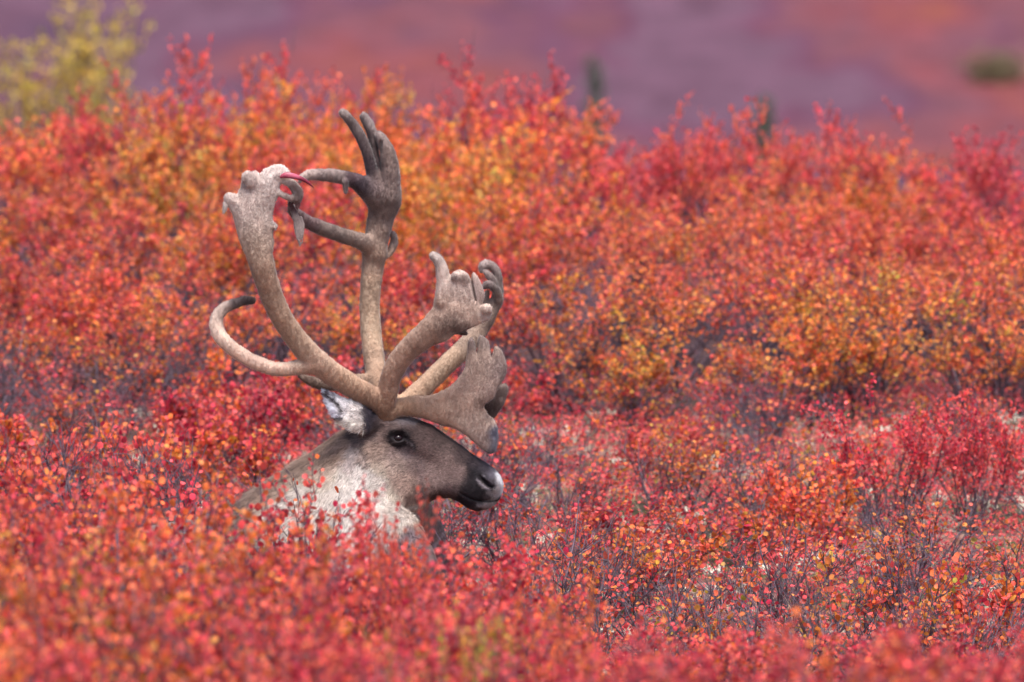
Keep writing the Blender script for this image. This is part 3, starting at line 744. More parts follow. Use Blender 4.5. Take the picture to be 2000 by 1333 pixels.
    # forelegs folded in front of the chest
    fl.tube([(700, 1120, -.06, 60), (760, 1045, -.10, 52), (795, 1065, -.13, 40), (825, 1105, -.14, 30), (860, 1190, -.14, 24), (888, 1245, -.13, 22)], k=0.03, ratio=1)
    fl.tube([(888, 1245, -.13, 20), (840, 1275, -.12, 16), (770, 1290, -.10, 15), (715, 1296, -.10, 17)], k=0.015, ratio=1)
    fl.tube([(740, 1080, .08, 60), (790, 1010, .10, 42), (822, 1020, .12, 36), (848, 1070, .13, 30), (880, 1150, .13, 25), (915, 1225, .14, 22)], k=0.02, ratio=1)
    fl.tube([(915, 1225, .14, 20), (870, 1262, .13, 16), (800, 1285, .12, 15), (745, 1292, .12, 17)], k=0.015, ratio=1)
    # folded hind leg and tail
    fl.tube([(20, 1150, .40, 90), (150, 1230, .30, 60), (240, 1270, .22, 40), (150, 1300, .2, 18), (60, 1305, .2, 15)], k=0.05, ratio=1)
    fl.tube([(-60, 1050, .78, 22), (-85, 1080, .8, 16), (-95, 1110, .8, 8)], k=0.02, ratio=1)
    Vt, Q = surface_nets(fl.F, xs, ys, zs)
    Vt = relax(Vt, Q, 2, 0.45)
    px, py = PX(Vt[:, 0], Vt[:, 2])
    L_ = lambda *c: tuple(np.array(lin(*c)))
    C = [(775, 820, 16) + L_(96, 80, 78), (822, 848, 16) + L_(92, 76, 74), (860, 865, 18) + L_(84, 70, 68), (900, 885, 14) + L_(66, 54, 56), (928, 900, 10) + L_(44, 36, 42),
         (838, 875, 20) + L_(104, 86, 84), (870, 900, 20) + L_(138, 118, 114), (850, 930, 22) + L_(148, 128, 124), (885, 930, 16) + L_(134, 115, 112), (880, 955, 12) + L_(100, 84, 84),
         (818, 900, 18) + L_(122, 104, 102), (830, 955, 16) + L_(122, 100, 94), (855, 965, 9) + L_(78, 58, 52), (815, 965, 12) + L_(110, 88, 82), (840, 1000, 14) + L_(150, 128, 118), (833, 982, 6) + L_(176, 150, 128), (812, 990, 9) + L_(222, 204, 190),
         (935, 930, 14) + L_(30, 25, 31), (915, 950, 13) + L_(32, 26, 31), (905, 972, 8) + L_(32, 25, 29), (915, 975, 10) + L_(46, 38, 46), (935, 960, 13) + L_(30, 25, 30), (950, 915, 10) + L_(46, 40, 50), (962, 925, 7) + L_(84, 80, 92),
         (976, 940, 6) + L_(176, 176, 184), (981, 955, 6) + L_(214, 212, 214), (974, 962, 5) + L_(190, 186, 186), (966, 968, 5) + L_(130, 124, 122), (952, 968, 5) + L_(70, 62, 66), (955, 985, 6) + L_(150, 142, 144), (930, 990, 7) + L_(66, 58, 64), (965, 984, 5) + L_(176, 170, 168),
         (950, 940, 3.5) + L_(34, 20, 28), (957, 948, 3) + L_(40, 28, 34), (964, 940, 6) + L_(70, 64, 70), (940, 943, 3) + L_(120, 112, 116), (945, 950, 2.5) + L_(116, 106, 110),
         (785, 848, 9) + L_(36, 29, 33), (770, 846, 8) + L_(34, 28, 32), (798, 845, 8) + L_(40, 33, 36), (808, 866, 7) + L_(34, 28, 32), (783, 866, 6) + L_(46, 38, 42), (800, 832, 8) + L_(88, 72, 70),
         (800, 880, 12) + L_(106, 94, 98), (770, 885, 14) + L_(130, 112, 110), (778, 905, 16) + L_(156, 138, 130), (790, 940, 18) + L_(164, 142, 132), (755, 905, 16) + L_(182, 164, 152), (745, 875, 14) + L_(150, 130, 120), (745, 850, 12) + L_(118, 100, 96), (735, 835, 10) + L_(92, 78, 76),
         (786, 814, 9) + L_(160, 152, 158), (802, 820, 9) + L_(150, 142, 148), (765, 815, 5) + L_(140, 134, 138),
         (722, 815, 9) + L_(50, 46, 56), (716, 828, 5) + L_(70, 62, 70), (730, 826, 8) + L_(58, 50, 58), (715, 848, 6) + L_(96, 80, 78), (690, 845, 5) + L_(74, 62, 62),
         (700, 860, 6) + L_(112, 98, 96), (710, 885, 6) + L_(136, 122, 118), (718, 902, 5) + L_(150, 136, 130), (690, 880, 8) + L_(144, 134, 134), (684, 905, 8) + L_(160, 150, 150),
         (665, 870, 14) + L_(140, 118, 106), (635, 890, 16) + L_(146, 124, 110), (600, 910, 18) + L_(158, 134, 118), (560, 930, 18) + L_(166, 142, 124), (640, 925, 18) + L_(172, 152, 140), (520, 950, 22) + L_(160, 136, 120),
         (615, 965, 32) + L_(206, 192, 180), (670, 938, 20) + L_(198, 186, 178), (710, 930, 16) + L_(214, 204, 200), (690, 960, 20) + L_(226, 218, 214), (740, 940, 16) + L_(206, 192, 182), (660, 990, 25) + L_(224, 214, 206), (730, 990, 25) + L_(222, 212, 204), (770, 990, 12) + L_(200, 184, 172), (700, 1040, 30) + L_(222, 212, 206), (600, 1010, 42) + L_(210, 197, 186),
         (770, 960, 14) + L_(190, 172, 160), (775, 1020, 10) + L_(190, 176, 168), (790, 1040, 12) + L_(112, 98, 106), (815, 1060, 18) + L_(120, 104, 108), (835, 1010, 14) + L_(160, 136, 124), (850, 1050, 16) + L_(132, 112, 110), (870, 1150, 40) + L_(80, 66, 68),
         (400, 1050, 60) + L_(130, 108, 96), (200, 1100, 90) + L_(112, 92, 84), (0, 1150, 90) + L_(120, 102, 94), (-60, 1080, 20) + L_(210, 200, 190), (800, 1290, 30) + L_(70, 58, 56)]
    col = blend_map(px, py, C, 0.72); col = np.where(col > 0.42, 0.42 + (col - 0.42) * 0.5, col) * np.array([0.92, 0.865, 0.83])
    isear = (Vt[:, 1] < -0.080) & (px < 726) & (py < 843)
    EC = [(640, 785, 10) + L_(222, 222, 232), (655, 805, 8) + L_(214, 212, 224), (672, 790, 10) + L_(226, 220, 222), (690, 800, 10) + L_(222, 212, 208), (690, 825, 9) + L_(244, 234, 222), (662, 822, 7) + L_(232, 220, 208), (668, 812, 3) + L_(92, 80, 84), (656, 812, 3) + L_(86, 74, 80),
          (640, 766, 3.2) + L_(70, 62, 72), (652, 775, 3) + L_(60, 50, 58), (662, 785, 3) + L_(58, 46, 52), (669, 796, 2.6) + L_(62, 50, 54), (704, 812, 7) + L_(204, 194, 190), (700, 826, 7) + L_(226, 214, 204), (724, 820, 7) + L_(60, 54, 64), (716, 804, 6) + L_(60, 52, 60), (652, 769, 3) + L_(176, 172, 180)]
    col[isear] = blend_map(px[isear], py[isear], EC, 0.8)
    def stroke(line, w, rgb, k=1.0, near=True):
        d = np.full(len(px), 1e9)
        for (ax, ay), (bx, by) in zip(line[:-1], line[1:]):
            ex, ey = bx - ax, by - ay; t_ = np.clip(((px - ax) * ex + (py - ay) * ey) / (ex * ex + ey * ey), 0, 1)
            d = np.minimum(d, np.hypot(px - ax - ex * t_, py - ay - ey * t_))
        f = (k * np.exp(-(d / w) ** 2))[:, None]
        col[:] = col * (1 - f) + np.array(lin(*rgb)) * f
    stroke([(762, 850), (767, 842), (778, 838), (790, 842), (799, 853), (808, 864), (814, 874)], 3.6, (26, 20, 24))
    stroke([(768, 852), (792, 856)], 8.5, (30, 24, 28), .95)
    stroke([(763, 857), (772, 866), (785, 867), (796, 863)], 3.0, (30, 24, 28))
    stroke([(796, 858), (806, 866), (812, 874)], 1.4, (120, 106, 108), .6)
    stroke([(937, 929), (944, 938), (953, 946), (962, 951)], 3.6, (20, 10, 16))
    stroke([(933, 935), (941, 945), (950, 952), (958, 956)], 2.2, (128, 118, 124), .8)
    stroke([(944, 927), (953, 936), (962, 943)], 2.4, (120, 112, 120), .6)
    stroke([(972, 926), (979, 940), (982, 958), (977, 972)], 4.0, (214, 212, 216), .9)
    stroke([(955, 960), (968, 966), (974, 970)], 4.5, (170, 164, 164), .6)
    stroke([(982, 967), (972, 977), (955, 979), (935, 978), (918, 973)], 2.4, (18, 12, 16))
    stroke([(966, 985), (950, 988), (935, 986)], 3.6, (176, 170, 174), .7)
    stroke([(888, 968), (862, 964), (842, 963)], 4.0, (78, 56, 50), .6)
    stroke([(634, 763), (650, 773), (662, 784), (670, 799)], 2.2, (40, 32, 38), 0.95)
    stroke([(652, 813), (662, 812), (671, 811)], 2.0, (60, 50, 54), 0.9)
    stroke([(694, 847), (704, 862), (712, 880), (718, 902)], 3.5, (80, 66, 64), 0.7)
    FL = [(960, 930, 30, -1, 0, .5), (880, 900, 50, -1, 0, .15), (800, 870, 50, -1, 0, 0), (800, 950, 40, -1, 0, -.35), (740, 850, 40, -.9, 0, .2), (740, 920, 40, -.8, 0, -.7), (690, 900, 40, -.5, 0, -1), (640, 920, 60, -.6, 0, -.9),
          (690, 1000, 60, -.25, 0, -1), (760, 1010, 40, -.2, 0, -1), (600, 980, 80, -.6, 0, -1), (540, 940, 60, -1, 0, -.5), (830, 1050, 40, .3, 0, -1), (650, 800, 30, -.8, 0, .6), (690, 825, 15, -.8, 0, -.3), (715, 820, 12, -.5, 0, .5), (200, 1100, 200, -1, 0, -.3)]
    LN = [(960, 940, 40, .005), (880, 900, 50, .008), (800, 870, 50, .009), (760, 930, 40, .013), (700, 880, 40, .020), (640, 900, 60, .022), (690, 980, 60, .036), (600, 960, 80, .032), (760, 1010, 30, .030), (650, 790, 25, .010), (690, 830, 15, .018), (830, 1050, 40, .012), (300, 1050, 150, .03)]
    fq = lambda r, t, : blend_map(*PX(r[:, 0], r[:, 2]), t)
    def mask(c):
        px, py = PX(c[:, 0], c[:, 2])
        eye = ((px - 779) / 15) ** 2 + ((py - 852) / 9) ** 2 < 1
        nos = ((px - 953) / 9) ** 2 + ((py - 945) / 8) ** 2 < 1
        return np.where(c[:, 1] > 0.05, 0.18, 1.0) * np.where((px < 430) | (py > 1120), 0.05, 1.0) * np.where(px > 780, 1.5, 1.0) * (~eye) * (~nos)
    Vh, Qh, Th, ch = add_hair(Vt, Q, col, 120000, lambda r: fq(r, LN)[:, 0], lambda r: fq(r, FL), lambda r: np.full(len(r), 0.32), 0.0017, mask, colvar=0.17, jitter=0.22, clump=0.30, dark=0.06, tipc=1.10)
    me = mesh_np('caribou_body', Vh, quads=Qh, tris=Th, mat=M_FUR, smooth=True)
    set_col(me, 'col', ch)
    return me, Vt

root_c = bpy.data.objects.new('caribou', None); COL.objects.link(root_c)
root_c.location = (-0.55, 0.1, 0.0); root_c.empty_display_size = 0.2
tag(root_c, 'bull caribou with velvet antlers lying among red shrubs, head turned to the right', 'caribou')
OFF = np.array([-0.55, 0.1, 0.0])
def part(name, me, parent=root_c, label=None, kind=None):
    o = bpy.data.objects.new(name, me); COL.objects.link(o); o.parent = parent
    if parent is root_c: o.location = -Vector(OFF)
    if label: o['label'] = label
    if kind: o['kind'] = kind
    return o
me, _bv = body()
part('body', me)

# eyes
def eye_mesh(sgn):
    c = P(778, 852.5, 0); c[1] = sgn * 0.0680
    vs = []; ns, nr = 24, 16
    for i in range(nr + 1):
        th = math.pi * i / nr
        for j in range(ns):
            ph = 2 * math.pi * j / ns
            vs.append((c[0] + 0.0150 * math.sin(th) * math.cos(ph), c[1] + sgn * 0.0175 * math.cos(th), c[2] + 0.0130 * math.sin(th) * math.sin(ph)))
    idx = np.arange((nr + 1) * ns).reshape(nr + 1, ns); nx = np.roll(idx, -1, 1)
    return mesh_np('eye', np.array(vs), quads=np.stack([idx[:-1], nx[:-1], nx[1:], idx[1:]], -1).reshape(-1, 4), mat=M_EYE, smooth=True)
M_EYE, n_, o_ = new_mat('dark_eye'); p_ = N(n_, 'ShaderNodeBsdfPrincipled'); p_.inputs['Base Color'].default_value = (0.012, 0.006, 0.008, 1); p_.inputs['Roughness'].default_value = 0.16; p_.inputs['Specular IOR Level'].default_value = 0.3; n_.links.new(p_.outputs[0], o_.inputs[0])
for s_ in (-1, 1): part('eye', eye_mesh(s_))

# ------------------------------------------------------------------ antlers
def finish_antler(fl, name, ctrl, nh, seed):
    Vt, Q = surface_nets(fl.F, fl.xs, fl.ys, fl.zs)
    Vt = relax(Vt, Q, 2, 0.45)
    nv, _ = vnormals(Vt, Q)
    # soft lumps and lengthwise veins
    px, py = PX(Vt[:, 0], Vt[:, 2])
    lump = np.array([mnoise.noise(Vector((v[0] * 28, v[1] * 28, v[2] * 28))) + 0.5 * mnoise.noise(Vector((v[0] * 80, v[1] * 80, v[2] * 80))) for v in Vt])
    Vt = Vt + nv * (lump * 0.0013)[:, None]
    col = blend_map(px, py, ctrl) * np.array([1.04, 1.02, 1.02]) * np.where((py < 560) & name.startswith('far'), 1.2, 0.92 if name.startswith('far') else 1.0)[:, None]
    bl = np.array([mnoise.noise(Vector((v[0] * 16 + 9, v[1] * 16, v[2] * 16))) for v in Vt])
    st = np.array([mnoise.noise(Vector((v[0] * 110, v[1] * 110, v[2] * 26 + 4))) for v in Vt])
    col = col * (1 + 0.15 * bl + 0.22 * st)[:, None]
    flow = lambda r: np.tile(np.array([-0.1, 0, 1.0]), (len(r), 1))
    Vh, Qh, Th, ch = add_hair(Vt, Q, col, nh, lambda r: np.full(len(r), 0.0078), flow, lambda r: np.full(len(r), 0.5), 0.0011, lambda c: np.where(c[:, 1] > 0.35, .5, 1.0), seed=seed, colvar=0.07, jitter=0.30, clump=0.12, dark=0.02, tipc=1.08, rootc=0.95)  # velvet hair tips coloured lighter to imitate the backlit rim halo
    ch[len(Vt):] = np.clip(ch[len(Vt):] * 1.22, 0, 0.85)
    me = mesh_np(name, Vh, quads=Qh, tris=Th, mat=M_VELVET, smooth=True); set_col(me, 'col', ch)
    return me
L_ = lambda *c: tuple(np.array(lin(*c)))

def near_antler():
    fl = Field(np.arange(P(395, 0, 0)[0], P(1010, 0, 0)[0], 0.0027), np.arange(-0.36, 0.03, 0.0030), np.arange(P(0, 905, 0)[2], P(0, 300, 0)[2], 0.0027))
    # main beam
    fl.tube([(748, 812, -.055, 21), (747, 796, -.06, 23), (738, 785, -.068, 23), (712, 770, -.09, 22), (682, 752, -.12, 22), (652, 733, -.15, 22.5), (620, 708, -.18, 23), (600, 688, -.195, 22), (578, 662, -.21, 21), (560, 637, -.225, 20.5),
             (546, 612, -.24, 21), (533, 585, -.25, 21.5), (520, 548, -.265, 22.5, .78), (511, 515, -.275, 24, .74), (504, 485, -.278, 26.5, .62), (498, 455, -.278, 30, .50), (494, 425, -.276, 33, .40), (497, 395, -.275, 30, .36)], k=0.014, ratio=0.78)
    palm = [(464, 447), (457, 427), (449, 409), (441, 398), (437, 388), (441, 381), (448, 377), (463, 381), (466, 375), (470, 368), (473, 355), (481, 343), (493, 336), (502, 336), (507, 341), (514, 334), (527, 327), (541, 323), (554, 325), (566, 336), (563, 348), (548, 360), (545, 372), (543, 384), (538, 395), (533, 410), (531, 427), (534, 442), (532, 460), (530, 490), (478, 490)]
    fl.palm(palm, -0.275, T=0.017, slope=0.35, k=0.012)
    fl.ball(486, 352, -.292, .020, .012, .026, k=0.008, tilt=0.4)
    fl.tube([(466, 384, -.292, 2), (474, 370, -.296, 2), (480, 352, -.296, 1.4)], k=0.004, sub=True, ratio=1.4)
    fl.tube([(504, 344, -.296, 1.6), (512, 350, -.297, 1.5), (505, 364, -.297, 1.2)], k=0.004, sub=True, ratio=1.4)
    fl.tube([(442, 396, -.275, 4.5), (440, 404, -.28, 4), (438, 413, -.28, 3)], k=0.004)
    fl.tube([(530, 445, -.28, 6), (536, 441, -.285, 4.5), (537, 446, -.29, 3)], k=0.006)
    fl.tube([(553, 352, -.275, 6), (566, 355, -.275, 6.5), (578, 364, -.27, 7), (585, 376, -.265, 6.5), (585, 388, -.262, 6), (579, 396, -.26, 5)], k=0.006)
    fl.tube([(545, 378, -.28, 5), (556, 384, -.28, 5.5), (567, 388, -.275, 6), (578, 390, -.265, 5.5)], k=0.005)
    fl.tube([(556, 356, -.275, 5), (563, 362, -.275, 4), (569, 368, -.27, 4), (576, 380, -.27, 4)], k=0.005)
    # back tine
    fl.tube([(622, 712, -.175, 19), (604, 714, -.185, 16), (585, 718, -.19, 14), (560, 722, -.195, 13), (535, 721, -.20, 13), (512, 714, -.20, 13), (493, 706, -.20, 13), (473, 694, -.20, 13), (457, 684, -.20, 13), (443, 672, -.20, 13), (430, 658, -.20, 13), (423, 641, -.195, 12.5), (423, 624, -.19, 12), (430, 610, -.185, 11), (442, 600, -.18, 10), (458, 594, -.175, 9), (476, 589, -.17, 8.5), (492, 588, -.165, 7.5)], k=0.010, ratio=0.9)
    # bez tine and its palm
    fl.tube([(750, 808, -.055, 22), (752, 788, -.07, 19.5), (758, 762, -.08, 20), (764, 738, -.09, 20), (774, 714, -.10, 20.5), (790, 692, -.115, 21), (808, 674, -.13, 22), (828, 658, -.145, 24), (848, 643, -.155, 27, .66), (866, 632, -.16, 28, .55), (885, 610, -.165, 26, .5)], k=0.012, ratio=0.80)
    bez = [(826, 632), (846, 602), (853, 584), (855, 552), (853, 520), (848, 510), (842, 507), (841, 499), (847, 494), (860, 500), (869, 513), (874, 528), (879, 538), (887, 533), (895, 529), (905, 530), (914, 537), (919, 547), (923, 537), (928, 536), (933, 543), (940, 555), (945, 569), (945, 585), (941, 597), (948, 595), (958, 604), (960, 615), (955, 625), (938, 632), (920, 641), (905, 648), (888, 654), (856, 671)]
    fl.palm(bez, lambda x, z: -0.165 - 0.05 * np.clip(x + 0.2, 0, 0.2), T=0.014, slope=0.3, k=0.009)
    fl.tube([(845, 500, -.17, 5), (856, 510, -.17, 8.5), (863, 530, -.17, 10), (865, 560, -.165, 12), (862, 590, -.165, 14)], k=0.01, ratio=1.1)
    fl.ball(889, 542, -.182, .012, .007, .014, k=.006); fl.ball(907, 545, -.180, .013, .008, .018, k=.006, tilt=.3)
    fl.tube([(898, 530, -.185, 1.8), (903, 540, -.188, 1.8), (905, 552, -.186, 1)], k=0.003, sub=True, ratio=1.5)
    fl.tube([(920, 540, -.175, 2.2), (923, 560, -.178, 2.6), (929, 590, -.18, 2)], k=0.004, sub=True, ratio=3)
    fl.ball(950, 604, -.185, .016, .011, .014, k=.006)
    fl.ball(884, 640, -.148, .05, .012, .012, k=0.01, tilt=-0.45)
    # brow shovel
    fl.tube([(752, 806, -.055, 20), (770, 798, -.050, 18), (795, 795, -.04, 17.5), (820, 796, -.03, 19), (848, 799, -.025, 24), (872, 802, -.02, 30)], k=0.014, ratio=0.72)
    sh = [(797, 777), (830, 776), (855, 770), (876, 760), (890, 747), (903, 731), (909, 717), (912, 694), (915, 668), (921, 662), (926, 670), (931, 694), (934, 676), (936, 657), (943, 658), (951, 664), (956, 674), (960, 700), (968, 677), (979, 686), (987, 704), (990, 720), (985, 740), (973, 755), (966, 776), (954, 786), (946, 792), (947, 806), (955, 818), (965, 823), (971, 835), (973, 850), (971, 867), (969, 879), (964, 885), (958, 887), (951, 884), (938, 875), (925, 861), (912, 849), (901, 840), (884, 832), (863, 820), (838, 811), (805, 810)]
    fl.palm(sh, lambda x, z: -0.018 - 0.02 * np.sin((z - 0.6) * 9), T=0.011, slope=0.25, k=0.008)
    fl.tube([(830, 792, -.03, 9), (870, 778, -.030, 8), (905, 752, -.030, 7), (925, 725, -.028, 5)], k=0.02)
    fl.tube([(850, 812, -.03, 7), (890, 826, -.032, 7), (915, 842, -.030, 6), (930, 856, -.026, 4)], k=0.02)
    fl.tube([(938, 796, -.035, 4), (945, 806, -.04, 5), (952, 816, -.038, 4.5), (962, 822, -.034, 4)], k=0.006)
    c = [(500, 400, 40) + L_(176, 160, 152), (540, 335, 20) + L_(196, 184, 178), (490, 345, 14) + L_(168, 152, 146), (445, 390, 12) + L_(176, 162, 156), (500, 470, 25) + L_(162, 140, 124), (575, 375, 14) + L_(134, 118, 112), (582, 390, 6) + L_(90, 68, 66),
         (518, 530, 25) + L_(152, 126, 108), (545, 600, 25) + L_(158, 132, 113), (580, 660, 25) + L_(166, 140, 120), (620, 705, 25) + L_(182, 156, 137), (680, 750, 30) + L_(172, 144, 122), (735, 790, 20) + L_(140, 112, 92), (748, 812, 10) + L_(112, 84, 66),
         (560, 722, 25) + L_(190, 166, 150), (480, 700, 25) + L_(196, 172, 157), (425, 640, 20) + L_(202, 182, 168), (435, 605, 10) + L_(172, 154, 144), (470, 592, 9) + L_(100, 88, 86), (490, 588, 6) + L_(72, 64, 66),
         (758, 750, 20) + L_(160, 130, 112), (790, 690, 22) + L_(168, 140, 122), (830, 660, 22) + L_(160, 134, 118), (870, 640, 14) + L_(92, 72, 64), (895, 636, 12) + L_(74, 56, 52), (880, 622, 7) + L_(88, 68, 62), (880, 655, 8) + L_(170, 148, 134), (870, 600, 20) + L_(166, 142, 128), (900, 600, 20) + L_(176, 154, 140), (900, 560, 20) + L_(186, 168, 158), (862, 540, 14) + L_(192, 176, 166), (848, 505, 8) + L_(160, 146, 140), (930, 560, 10) + L_(146, 128, 122), (955, 612, 10) + L_(184, 168, 158), (905, 540, 5) + L_(130, 112, 106), (888, 538, 4) + L_(110, 94, 90),
         (790, 795, 16) + L_(164, 134, 110), (850, 790, 22) + L_(176, 148, 128), (890, 800, 22) + L_(168, 142, 126), (920, 740, 22) + L_(172, 148, 134), (935, 700, 20) + L_(150, 130, 120), (975, 720, 14) + L_(118, 102, 98), (920, 675, 8) + L_(106, 92, 90), (945, 668, 8) + L_(120, 106, 102), (960, 760, 14) + L_(140, 120, 112), (940, 790, 8) + L_(120, 98, 88), (920, 830, 20) + L_(170, 150, 138), (945, 865, 12) + L_(160, 142, 134), (966, 850, 7) + L_(104, 108, 124), (966, 870, 6) + L_(120, 122, 134), (958, 884, 5) + L_(84, 78, 84), (955, 812, 5) + L_(112, 96, 90)]
    return finish_antler(fl, 'near_antler', c, 120000, 11)

def far_antler():
    fl = Field(np.arange(P(560, 0, 0)[0], P(1010, 0, 0)[0], 0.0027), np.arange(-0.02, 0.36, 0.0031), np.arange(P(0, 845, 0)[2], P(0, 195, 0)[2], 0.0027))
    fl.tube([(772, 822, .05, 20), (768, 805, .06, 22), (758, 785, .09, 24), (746, 765, .13, 24), (738, 745, .17, 22), (733, 715, .20, 20.5), (728, 680, .22, 20), (724, 640, .24, 19.5), (722, 600, .25, 19.5), (724, 560, .255, 20), (728, 525, .26, 21), (731, 500, .26, 22), (734, 475, .26, 23), (739, 450, .26, 24), (744, 425, .26, 26), (750, 400, .255, 30), (752, 385, .255, 31)], k=0.012, ratio=0.8)
    pl = [(718, 395), (716, 380), (720, 360), (726, 340), (740, 330), (752, 318), (770, 312), (778, 330), (781, 360), (781, 385), (776, 408), (760, 420), (735, 420)]
    fl.palm(pl, 0.25, T=0.022, slope=0.5, k=0.014)
    fl.tube([(669, 221, .21, 7), (676, 227, .21, 8.6), (684, 237, .215, 9.5), (695, 252, .22, 10.3), (706, 272, .22, 10.5), (716, 295, .225, 10.3), (723, 320, .23, 11), (729, 344, .235, 13), (738, 372, .24, 18)], k=0.008, ratio=1)
    fl.tube([(711, 229, .255, 8.5), (719, 243, .255, 10), (726, 260, .255, 9.8), (730, 284, .255, 9), (732, 308, .255, 9), (736, 340, .255, 11)], k=0.006, ratio=1)
    fl.tube([(741, 266, .235, 8.5), (749, 280, .235, 12), (757, 300, .235, 15), (761, 326, .24, 18), (760, 352, .245, 20), (756, 385, .25, 25)], k=0.007, ratio=1)
    fl.tube([(744, 278, .222, 3), (742, 300, .222, 3), (738, 330, .222, 3)], k=0.006, sub=True, ratio=1.5)
    fl.tube([(588, 350, .10, 6), (597, 345, .115, 9), (612, 342, .13, 10), (640, 343, .16, 12), (668, 347, .185, 13), (695, 355, .205, 15), (715, 368, .225, 20), (735, 385, .24, 24)], k=0.014, ratio=0.9)
    fl.tube([(587, 352, .10, 4), (585, 357, .10, 3.5)], k=0.004)
    fl.tube([(674, 356, .17, 6), (675, 368, .17, 4.6), (675, 376, .17, 4)], k=0.006, ratio=1)
    fl.tube([(563, 392, .02, 8), (566, 402, .03, 9), (572, 412, .05, 10.5), (585, 424, .07, 12), (602, 435, .09, 12.5), (625, 445, .12, 13.5), (650, 454, .15, 14), (675, 463, .18, 14), (700, 470, .21, 15), (722, 482, .245, 19), (732, 492, .255, 22)], k=0.016, ratio=0.9)
    fl.tube([(767, 458, .29, 6.5), (770, 470, .295, 7.5), (766, 485, .295, 7.5), (759, 499, .285, 5), (745, 500, .27, 8)], k=0.006)
    # back tine, mostly hidden
    fl.tube([(586, 735, .17, 5), (600, 742, .17, 8), (618, 749, .17, 10.5), (640, 752, .17, 12), (668, 750, .17, 13), (700, 747, .17, 15), (735, 748, .165, 18)], k=0.01)
    # bez
    fl.tube([(770, 808, .06, 22), (785, 795, .075, 20), (803, 780, .09, 19), (822, 762, .11, 19), (845, 740, .13, 18.5), (868, 717, .145, 18.5), (893, 694, .16, 18), (916, 670, .175, 18), (936, 645, .19, 17), (950, 624, .195, 15), (961, 605, .20, 13), (968, 590, .20, 12), (973, 572, .20, 9.5)], k=0.01, ratio=0.85)
    fl.tube([(940, 529, .19, 5.5), (943, 520, .19, 7.5), (954, 518, .195, 8.5), (965, 525, .20, 8.5), (972, 538, .20, 8), (975, 556, .20, 7), (975, 578, .20, 7.5), (971, 594, .20, 10)], k=0.005, ratio=1)
    fl.tube([(949, 533, .18, 5.5), (955, 539, .18, 7), (963, 550, .185, 7.5), (969, 565, .19, 7.5), (973, 582, .195, 8)], k=0.005, ratio=1)
    fl.tube([(945, 561, .17, 5.5), (953, 557, .17, 6.8), (963, 562, .175, 7.5), (971, 572, .18, 8.5), (974, 586, .19, 9)], k=0.005, ratio=1)
    fl.tube([(952, 572, .20, 5), (949, 585, .20, 6), (947, 600, .20, 6.5), (950, 620, .20, 9)], k=0.006, ratio=1)
    # far shovel
    fl.tube([(772, 812, .05, 18), (800, 800, .045, 15), (850, 797, .04, 15), (900, 795, .04, 16), (945, 788, .04, 20)], k=0.012)
    fl.palm([(930, 752), (955, 748), (977, 752), (987, 750), (993, 759), (991, 770), (988, 778), (984, 790), (978, 799), (971, 810), (964, 819), (952, 817), (935, 805)], 0.042, T=0.012, slope=0.4, k=0.01)
    c = [(672, 225, 9) + L_(120, 108, 104), (690, 250, 12) + L_(98, 86, 84), (712, 290, 12) + L_(84, 72, 72), (725, 330, 9) + L_(66, 55, 58), (735, 335, 5) + L_(58, 46, 50), (715, 240, 9) + L_(116, 104, 102), (745, 275, 9) + L_(118, 104, 100), (765, 320, 14) + L_(112, 96, 90), (765, 370, 20) + L_(114, 98, 92), (735, 375, 14) + L_(84, 70, 70), (710, 370, 10) + L_(62, 52, 58), (640, 343, 16) + L_(122, 108, 104), (600, 345, 10) + L_(146, 130, 124), (690, 352, 8) + L_(72, 56, 60),
         (745, 420, 18) + L_(100, 84, 78), (760, 440, 9) + L_(124, 108, 102), (732, 470, 16) + L_(122, 104, 94), (700, 470, 12) + L_(118, 102, 94), (650, 455, 14) + L_(106, 92, 86), (605, 436, 10) + L_(92, 74, 74), (568, 402, 8) + L_(104, 90, 88), (768, 475, 7) + L_(122, 108, 104),
         (727, 520, 18) + L_(138, 116, 102), (722, 580, 22) + L_(164, 140, 120), (725, 650, 22) + L_(178, 154, 132), (733, 710, 16) + L_(168, 142, 122), (740, 745, 12) + L_(134, 108, 90), (770, 780, 16) + L_(170, 142, 118), (620, 748, 14) + L_(104, 86, 76), (680, 745, 14) + L_(140, 118, 102),
         (820, 762, 18) + L_(172, 144, 122), (870, 715, 20) + L_(166, 142, 122), (920, 665, 16) + L_(150, 130, 116), (950, 630, 12) + L_(120, 102, 92), (965, 600, 9) + L_(136, 118, 108), (975, 560, 8) + L_(104, 92, 88), (960, 520, 8) + L_(124, 110, 106), (945, 525, 5) + L_(140, 126, 122), (955, 545, 6) + L_(116, 102, 98), (955, 560, 6) + L_(112, 98, 96), (949, 590, 5) + L_(150, 132, 122), (980, 780, 10) + L_(124, 108, 102), (965, 800, 10) + L_(92, 76, 70)]
    return finish_antler(fl, 'far_antler', c, 95000, 12)

na = part('antler', near_antler(), label='near antler with flayed velvet hanging from its broad top palm')
fa = part('antler', far_antler(), label='far antler rising highest with three finger tines on top')

